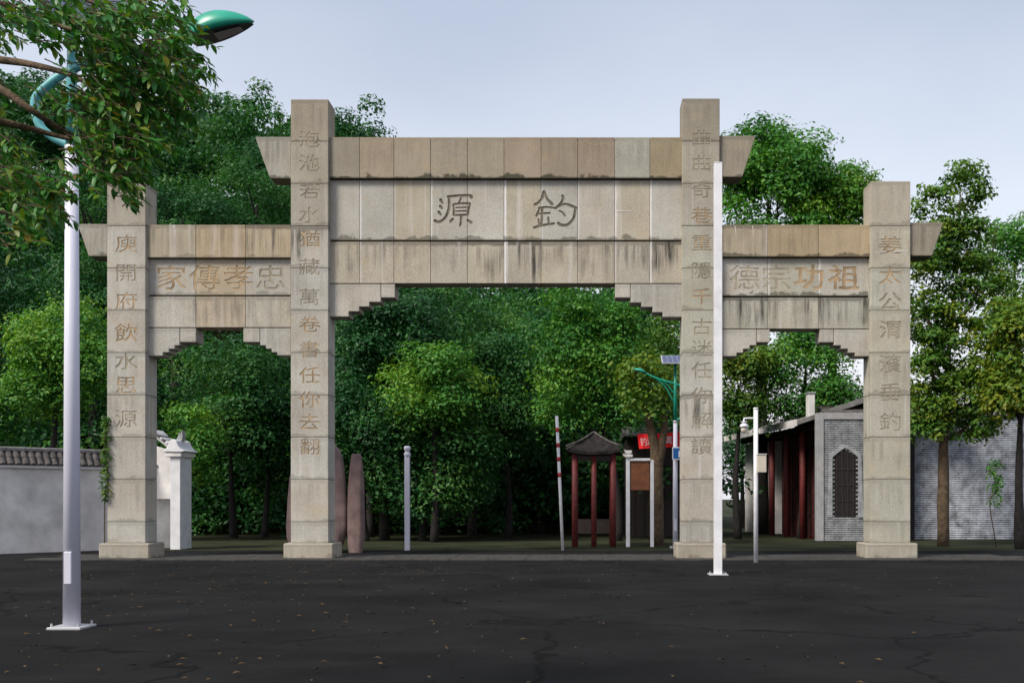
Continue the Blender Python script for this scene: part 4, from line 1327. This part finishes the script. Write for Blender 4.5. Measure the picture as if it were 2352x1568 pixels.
def Q(tx, ty): return (wx(tx, D), wz(ty, D))
part('upswept_cap', prism([Q(1430, 1041), Q(1438, 1044), Q(1453, 1043), Q(1453, 1049), Q(1438, 1050), Q(1432, 1047)], D - .06, D + .2, .006), M_PLASTER, nb, (wx(1442, D), D, wz(1046, D)))
part('upper_cap', prism([Q(1433, 1031), Q(1439, 1034), Q(1451, 1034), Q(1451, 1040), Q(1436, 1041)], D - .03, D + .17, .006), M_PLASTER, nb, (wx(1442, D), D, wz(1036, D)))
part('finial_block', box(wx(1439, D), wx(1448, D), D, D + .14, wz(1044, D), wz(1039, D)), M_WHITE, nb, (wx(1442, D), D, wz(1044, D)))
part('top_rail', box(wx(1447, D), wx(1494, D), D - .02, D + .16, wz(1058, D), wz(1052, D), .008), M_WHITE, nb, (wx(1470, D), D, wz(1058, D)))
part('board', box(wx(1449, D), wx(1492, D), D + .03, D + .10, wz(1125, D), wz(1060, D), .006), M_COPPER, nb, (wx(1470, D), D, wz(1100, D)))

# ------------------------------------------------------------------ the buildings on the right
def add_bricks(bm, x0, x1, y, z0, z1, ch, bw, holes=lambda x, z: False, depth=0.03):
    rows = int((z1 - z0) / ch)
    for j in range(rows):
        zz = z0 + j * ch
        off = (j % 2) * bw / 2
        xq = x0 - off
        while xq < x1:
            a, b_ = max(x0, xq), min(x1, xq + bw - .012)
            if b_ - a > .03 and not holes((a + b_) / 2, zz + ch / 2):
                yy = y + random.uniform(-.007, .007)
                vs = [bm.verts.new(c) for c in ((a, yy, zz + .008), (b_, yy, zz + .008), (b_, yy, zz + ch - .008), (a, yy, zz + ch - .008),
                                                (a, yy + depth, zz + .008), (b_, yy + depth, zz + .008), (b_, yy + depth, zz + ch - .008), (a, yy + depth, zz + ch - .008))]
                for f in ((0, 1, 2, 3), (1, 5, 6, 2), (4, 0, 3, 7), (3, 2, 6, 7), (4, 5, 1, 0)): bm.faces.new([vs[i] for i in f])
            xq += bw


def brick_skin(parent, x0, x1, y, z0, z1, mat, single_box, holes=lambda x, z: False, ch=0.082, bw=0.27):
    """bricks inside single_box are parts of their own (at most 300), the others one joined part"""
    bx0, bx1, bz0, bz1 = single_box
    n = 0
    rows = int((z1 - z0) / ch)
    proto = {}
    bmr = bmesh.new()
    for j in range(rows):
        zz = z0 + j * ch
        xq = x0 - (j % 2) * bw / 2
        while xq < x1:
            a, b_ = max(x0, xq), min(x1, xq + bw - .012)
            xq += bw
            if b_ - a < .05 or holes((a + b_) / 2, zz + ch / 2): continue
            yy = y + random.uniform(-.008, .006)
            if n < 290 and bx0 <= a and b_ <= bx1 and bz0 <= zz <= bz1:
                key = round(b_ - a, 3)
                if key not in proto:
                    proto[key] = mesh_from_bm(box(-key / 2, key / 2, 0, .05, .012, ch - .012), 'brick', mat)
                o = bpy.data.objects.new('brick', proto[key])
                link(o, parent, ((a + b_) / 2, yy, zz)); n += 1
            else:
                add_box(bmr, a, b_, yy, yy + .05, zz + .012, zz + ch - .012)
    o = part('brickwork', bmr, mat, parent, (x0, y, z0))
    o['kind'] = 'stuff'


D = 38.0
xa, xb = wx(1875, D), wx(2004, D)
zt = wz(948, D)
bd = empty('brick_house', (xa, D, 0))
tag(bd, 'grey brick house end with a pale trim frame and an arched dark window', 'house')
part('wall', box(xa + .1, xb + 1.2, D + .068, D + .35, 0, zt - .05), M_JOINT, bd, (xa, D, 0))
wx0, wx1, wzt = wx(1910, D), wx(1973, D), wz(1027, D)
wxc, whw = (wx0 + wx1) / 2, (wx1 - wx0) / 2
def arch_top(x):
    q = min(1, abs(x - wxc) / whw)
    return wzt - 0.36 * q ** 1.25
def hole(x, z): return wx0 < x < wx1 and 0.9 < z < arch_top(x)
brick_skin(bd, wx(1893, D), xb + .9, D + .02, 0.0, wz(964, D), M_BRICK, (wx(1893, D), wx(2000, D), wz(1030, D), wz(965, D)), hole)
part('corner_trim', box(wx(1876, D), wx(1892, D), D - .03, D + .34, 0, wz(948, D), .01), M_GREYTRIM, bd, (xa, D, 0))
part('top_trim', box(wx(1892, D), xb + 1.0, D - .026, D + .34, wz(963, D), wz(948, D), .01), M_GREYTRIM, bd, (xa, D, wz(963, D)))
poly = [(wx0, 0.9)] + [(wx1, 0.9)] + [(wx1 - i * 2 * whw / 12, arch_top(wx1 - i * 2 * whw / 12)) for i in range(13)]
w_ = part('arched_window', prism(poly, D + .03, D + .06), M_INTERIOR, bd, (wxc, D, .9))
bm = bmesh.new()
for i in range(1, 5):
    xm = wx0 + i * 2 * whw / 5
    add_box(bm, xm - .018, xm + .018, D + .005, D + .03, .9, arch_top(xm))
for z_ in (1.5, 2.1, 2.7):
    add_box(bm, wx0 + .02, wx1 - .02, D + .008, D + .027, z_, z_ + .035)
part('lattice', bm, M_DARKWOOD, w_, (wxc, D, .9))
outer = [(wx1 + .17, .9)] + [(wxc + (x - wxc) * 1.16, z + .10) for x, z in poly[2:]] + [(wx0 - .17, .9)]
arch_poly = outer + [(wx0 + .03, .9)] + [(wxc + (x - wxc) * .94, z - .02) for x, z in poly[2:]][::-1] + [(wx1 - .03, .9)]
part('arch_trim', prism(arch_poly, D - .015, D + .05), M_BRICK, bd, (wxc, D, wzt))
# tiled roof and upper gable behind the end wall
bm = prism([(D + .1, wz(946, D)), (D + 3.0, wz(918, D) + .25), (D + 6, wz(946, D)), (D + 6, wz(950, D)), (D + .1, wz(950, D))], 0, 1)
for v in bm.verts: v.co = Vector((xa + .35 + v.co.y * 5.2, v.co.x, v.co.z))
bmesh.ops.recalc_face_normals(bm, faces=bm.faces)
part('roof', bm, M_TILE, bd, bd.location)
part('gable_stack', box(wx(1864, D), wx(1879, D), D + .5, D + 1.0, wz(960, D), wz(900, D), .02), M_PLASTER, bd, (xa, D + .5, wz(960, D)))
part('stack_cap', box(wx(1862, D), wx(1881, D), D + .46, D + 1.04, wz(900, D), wz(897, D), .01), M_GREYTRIM, bd, (xa, D + .5, wz(900, D)))

# long timber fronted house running back from the corner
F0 = Vector((wx(1874, 38.5), 38.5, 0)); F1 = Vector((wx(1700, 49), 49.0, 0))
th = empty('timber_front_house', (F0.x, F0.y, 0))
tag(th, 'low house with dark red columns and a pale sloping roof beside the brick end wall', 'house')
fd = (F1 - F0); fl = fd.length; fd.normalize()
fang = math.atan2(fd.y, fd.x)
fR = Matrix.Rotation(fang, 4, 'Z')
def fpart(name, bm, mat, parent=None, smooth=False):
    bmesh.ops.transform(bm, matrix=fR, verts=bm.verts)
    o = bpy.data.objects.new(name, mesh_from_bm(bm, name, mat, smooth))
    return link(o, parent or th, WORLD[th.name])
# frame: x along the front (away from camera), y to the left of it = outwards (towards -x world)
ez = wz(971, 39.0)
fpart('back_wall', box(0, fl, -4.0, -1.1, 0, ez), M_INTERIOR)
fpart('side_plaster', box(fl - 3.2, fl, -1.08, -.25, 0, ez - .3), M_PLASTER)
def f_at(tx):
    """distance along the front whose column shows at picture column tx"""
    lo, hi = 0.0, fl
    for _ in range(40):
        m_ = (lo + hi) / 2; p = F0 + fd * m_
        if p.x / p.y * FOC + PX > tx: lo = m_
        else: hi = m_
    return lo
cols_ = [f_at(1838), f_at(1802), f_at(1768)]
for s_ in cols_:
    fpart('column', tube([(s_, -.1, 0), (s_, -.1, ez - .05)], 0.13, 12), M_REDWOOD, None, True)
fpart('eaves_beam', box(0, fl - .2, -.22, .02, ez - .28, ez - .03), M_DARKWOOD)
for a_, b_ in zip([0.3] + cols_[:-1], cols_):
    pn = fpart('lattice_door', box(a_ + .16, b_ - .16, -.62, -.55, 0, ez - .9), M_REDWOOD)
    bm = bmesh.new()
    nn = 5
    for i in range(nn + 1):
        xm = a_ + .2 + (b_ - a_ - .4) * i / nn
        add_box(bm, xm - .03, xm + .03, -.55, -.50, .1, ez - .92)
    for z_ in (0.9, 1.9):
        add_box(bm, a_ + .2, b_ - .2, -.548, -.502, z_, z_ + .07)
    fpart('door_frame', bm, M_DARKWOOD, pn)
    fpart('fretwork_panel', box(a_ + .16, b_ - .16, -.58, -.50, ez - .85, ez - .32), M_BROWNWOOD)
# roof slab sloping up away from the front, visible from below as a pale verge
bm = bmesh.new()
prof = [(0.75, ez - .12), (0.75, ez + .05), (-2.2, ez + 1.05), (-5, ez + .05), (-5, ez - .10), (-2.2, ez + .85)]
a_ = [bm.verts.new((0.0, y, z)) for y, z in prof]; b_ = [bm.verts.new((fl + .3, y, z)) for y, z in prof]
for i in range(6):
    j = (i + 1) % 6
    bm.faces.new((a_[i], a_[j], b_[j], b_[i]))
bm.faces.new((a_[0], a_[1], a_[2], a_[5])); bm.faces.new((a_[5], a_[2], a_[3], a_[4]))
bm.faces.new((b_[0], b_[5], b_[2], b_[1])); bm.faces.new((b_[5], b_[4], b_[3], b_[2]))
bmesh.ops.recalc_face_normals(bm, faces=bm.faces)
fr = fpart('roof', bm, M_TILEGREY)
fpart('fascia', box(0, fl + .3, .75, .80, ez - .16, ez + .10), M_PLASTER, fr)

# pale brick hall further right
D = 39.5
xa2, xb2 = wx(2006, D), wx(2560, D)
hall = empty('brick_hall', (xa2, D, 0))
tag(hall, 'long pale washed brick building beyond the outermost right pillar', 'building')
part('wall', box(xa2 + .5, xb2, D + .048, D + .4, 0, wz(955, D)), M_JOINT, hall, (xa2, D, 0))
brick_skin(hall, wx(2040, D), xb2, D, 0.0, wz(955, D), M_BRICKL, (wx(2092, D), wx(2352, D), wz(1000, D), wz(985, D)), ch=0.085, bw=0.28)
part('coping', box(wx(2040, D), xb2 + .1, D - .10, D + .45, wz(955, D), wz(949, D), .012), M_GREYTRIM, hall, (xa2, D, wz(955, D)))
bm = prism([(D + .1, wz(949, D)), (D + 3.5, wz(905, D)), (D + 7, wz(949, D))], 0, 1)
for v in bm.verts: v.co = Vector((xa2 + .6 + v.co.y * (xb2 - xa2), v.co.x, v.co.z))
bmesh.ops.recalc_face_normals(bm, faces=bm.faces)
part('roof', bm, M_TILEGREY, hall, hall.location)

# ------------------------------------------------------------------ small plants
def small_plant(name, label, pts, kind, size, cat, n_each=70, rr=0.16, spread=(1, 1, 1)):
    base = Vector(pts[0])
    root = empty(name, (base.x, base.y, 0))
    tag(root, label, cat)
    pc = np.array([list(p) for p in pts]); pr = np.full(len(pts), rr) * RNG.uniform(.6, 1.2, len(pts))
    C, N, S, T = puff_leaves(pc, pr, n_each / (rr * rr), size, 1.0)
    link(bpy.data.objects.new('foliage', leaf_mesh('foliage', C - np.array(root.location), N, S, T, FOL[kind])), root, root.location)
    part('stem', tube(smooth_path([(base.x, base.y, 0)] + [p for p in pts[1::max(1, len(pts) // 4)]], 3), .018, 6), M_BARK, root, root.location, True)
    return root


small_plant('creeper', 'yellow green creeper climbing the left edge of the outermost left pillar',
            [at(243 + 5 * math.sin(y * .3), y, G0 - .03) for y in range(1150, 958, -7)], 2, 0.085, 'creeper', 34, 0.10)
small_plant('shrub', 'small bright green shrub before the pale brick building near the right edge',
            [at(2284 + random.uniform(-16, 16), y, 33) for y in range(1160, 1060, -5)], 1, 0.09, 'shrub', 40, 0.15)

# ------------------------------------------------------------------ overhanging tree, close, upper left
nt_ = empty('overhanging_tree', (-5.2, 6.4, 0))
tag(nt_, 'near glossy leaved tree hanging its branches into the upper left of the picture', 'tree')
ND = 6.2
part('trunk', tube(smooth_path([(-5.2, 6.4, -.1), (-5.1, 6.4, 1.6), (-4.8, 6.3, 3.0), (-4.6, 6.3, 4.4), (-4.7, 6.2, 6.5)], 4), [0.20 - .007 * i for i in range(17)], 12, 0.15), M_BARK, nt_, nt_.location, True)
BR = [[(-380, 180), (-150, 120), (0, 138), (70, 148), (150, 168), (215, 196), (300, 215), (380, 230)],
      [(-380, 230), (-120, 150), (0, 205), (60, 245), (120, 285), (180, 322), (240, 350), (300, 400)],
      [(-360, 330), (-100, 270), (0, 280), (80, 298), (160, 318), (260, 322), (360, 330)],
      [(-380, 80), (-120, -10), (40, 20), (140, 60), (240, 90), (340, 110), (430, 120)],
      [(-380, 30), (-100, -70), (100, -40), (220, 10), (330, 50), (400, 80)],
      [(-380, 380), (-140, 380), (-20, 420), (50, 460), (100, 520)]]
twigs = []
for i, b in enumerate(BR):
    q = smooth_path([at(a, c, ND + 0.12 * math.sin(i * 2.1 + k_)) for k_, (a, c) in enumerate(b)], 5)
    r0 = 0.034 if i < 3 else 0.024
    part('branch', tube(q, [max(.005, r0 * (1 - .9 * k_ / (len(q) - 1))) for k_ in range(len(q))], 8, 0.1), M_BARK, nt_, q[0], True)
# leaf clusters (picture position, half sizes, how many sprays)
CL = [(60, 30, 70, 40, 20), (150, 20, 60, 30, 14), (240, 40, 60, 45, 24), (330, 30, 70, 45, 24), (400, 45, 45, 40, 18), (110, 85, 60, 25, 5),
      (200, 110, 70, 40, 26), (300, 110, 80, 40, 34), (395, 110, 60, 40, 26), (450, 150, 40, 30, 9), (250, 180, 70, 45, 32), (350, 180, 70, 45, 30),
      (430, 200, 45, 45, 18), (290, 250, 80, 45, 36), (390, 265, 55, 45, 20), (210, 250, 60, 40, 26), (330, 330, 60, 45, 28), (250, 330, 60, 45, 30),
      (300, 405, 45, 40, 20), (220, 390, 45, 40, 16), (120, 255, 50, 35, 5), (40, 350, 60, 45, 16), (40, 430, 60, 55, 24), (110, 420, 50, 45, 14),
      (50, 505, 60, 40, 16), (15, 60, 40, 60, 10), (20, 230, 30, 25, 4), (200, 330, 40, 35, 14), (158, 452, 8, 14, 3), (305, 455, 25, 15, 5), (480, 168, 20, 14, 3), (55, 545, 60, 28, 14), (120, 480, 40, 30, 10), (270, 290, 110, 70, 40), (330, 160, 100, 60, 34), (200, 60, 90, 40, 22), (440, 240, 30, 40, 10)]
LC, LN, LU, LT = [], [], [], []
for cx_, cy_, hw_, hh_, ns in CL:
    for _ in range(max(2, int(ns * (1.25 if ns >= 20 else 1.0)))):
        tx, ty = random.gauss(cx_, hw_ * .55), random.gauss(cy_, hh_ * .55)
        d0 = ND + random.uniform(-.55, .55)
        p = at(tx, ty, d0)
        dirv = Vector((random.uniform(0.2, 1), random.uniform(-.7, .7), random.uniform(-.8, .15))).normalized()
        L = random.uniform(.10, .18)
        twigs.append((p - dirv * L * .9, p + dirv * L * .3))
        nl = random.randint(6, 10)
        for k_ in range(nl):
            s_ = k_ / nl
            base = p + dirv * L * (s_ - .6)
            az = k_ * 2.4 + random.uniform(-.5, .5)
            side = Vector((math.cos(az), math.sin(az), 0.0))
            side = (side - dirv * side.dot(dirv)).normalized()
            u_ = (side * .8 + dirv * .6 + Vector((0, 0, random.uniform(-.75, .05)))).normalized()
            n_ = (Vector((0, 0, 1)) + Vector((random.uniform(-.6, .6), random.uniform(-.8, .3), 0)))
            n_ = (n_ - u_ * n_.dot(u_)).normalized()
            LC.append(base); LU.append(u_); LN.append(n_)
            warm = 0.16 if (cy_ > 230 and (cx_ < 330)) else 0.03
            LT.append(min(1, max(0, random.gauss(.24, .13) + (random.uniform(.1, .45) if random.random() < warm * 2.0 else 0) + (.5 if random.random() < .003 else 0))))
bmt = bmesh.new()
for a_, b_ in twigs: add_tube(bmt, [a_, a_.lerp(b_, .5) + Vector((0, 0, .006)), b_], [.004, .003, .0015], 4, False)
o = part('twigs', bmt, M_BARK, nt_, nt_.location); o['kind'] = 'stuff'


def near_leaf(bm, lay, c, u, n, ln, tint):
    w = n.cross(u) * ln * .26
    h = n * ln * .05
    dr = Vector((0, 0, -1)) * ln
    P = [c, c + u * ln * .33 + w * .9 + h, c + u * ln * .70 + w * .75 + h + dr * .04, c + u * ln * 1.05 + dr * .12, c + u * ln * .70 - w * .75 + h + dr * .04, c + u * ln * .33 - w * .9 + h,
         c + u * ln * .35, c + u * ln * .70 + dr * .03]
    vs = [bm.verts.new(p) for p in P]
    for v in vs: v[lay] = tint
    for f in ((0, 1, 6), (0, 6, 5), (1, 2, 7, 6), (6, 7, 4, 5), (2, 3, 7), (7, 3, 4)): bm.faces.new([vs[i] for i in f])


order = sorted(range(len(LC)), key=lambda i: LC[i].y)
inview = [i for i in order if LC[i].x / LC[i].y * FOC + PX > 5 and PY - (LC[i].z - EYE) / LC[i].y * FOC > 5]
single = set(inview[:290])
bmf = bmesh.new(); layf = bmf.verts.layers.float.new('tint')
for i in range(len(LC)):
    ln = random.uniform(.050, .080)
    if i in single:
        b1 = bmesh.new(); l1 = b1.verts.layers.float.new('tint')
        near_leaf(b1, l1, LC[i], LU[i], LN[i], ln, LT[i])
        part('leaf', b1, F_NEAR, nt_, LC[i], True)
    else:
        near_leaf(bmf, layf, LC[i], LU[i], LN[i], ln, LT[i])
o = part('foliage', bmf, F_NEAR, nt_, nt_.location, True); o['kind'] = 'stuff'
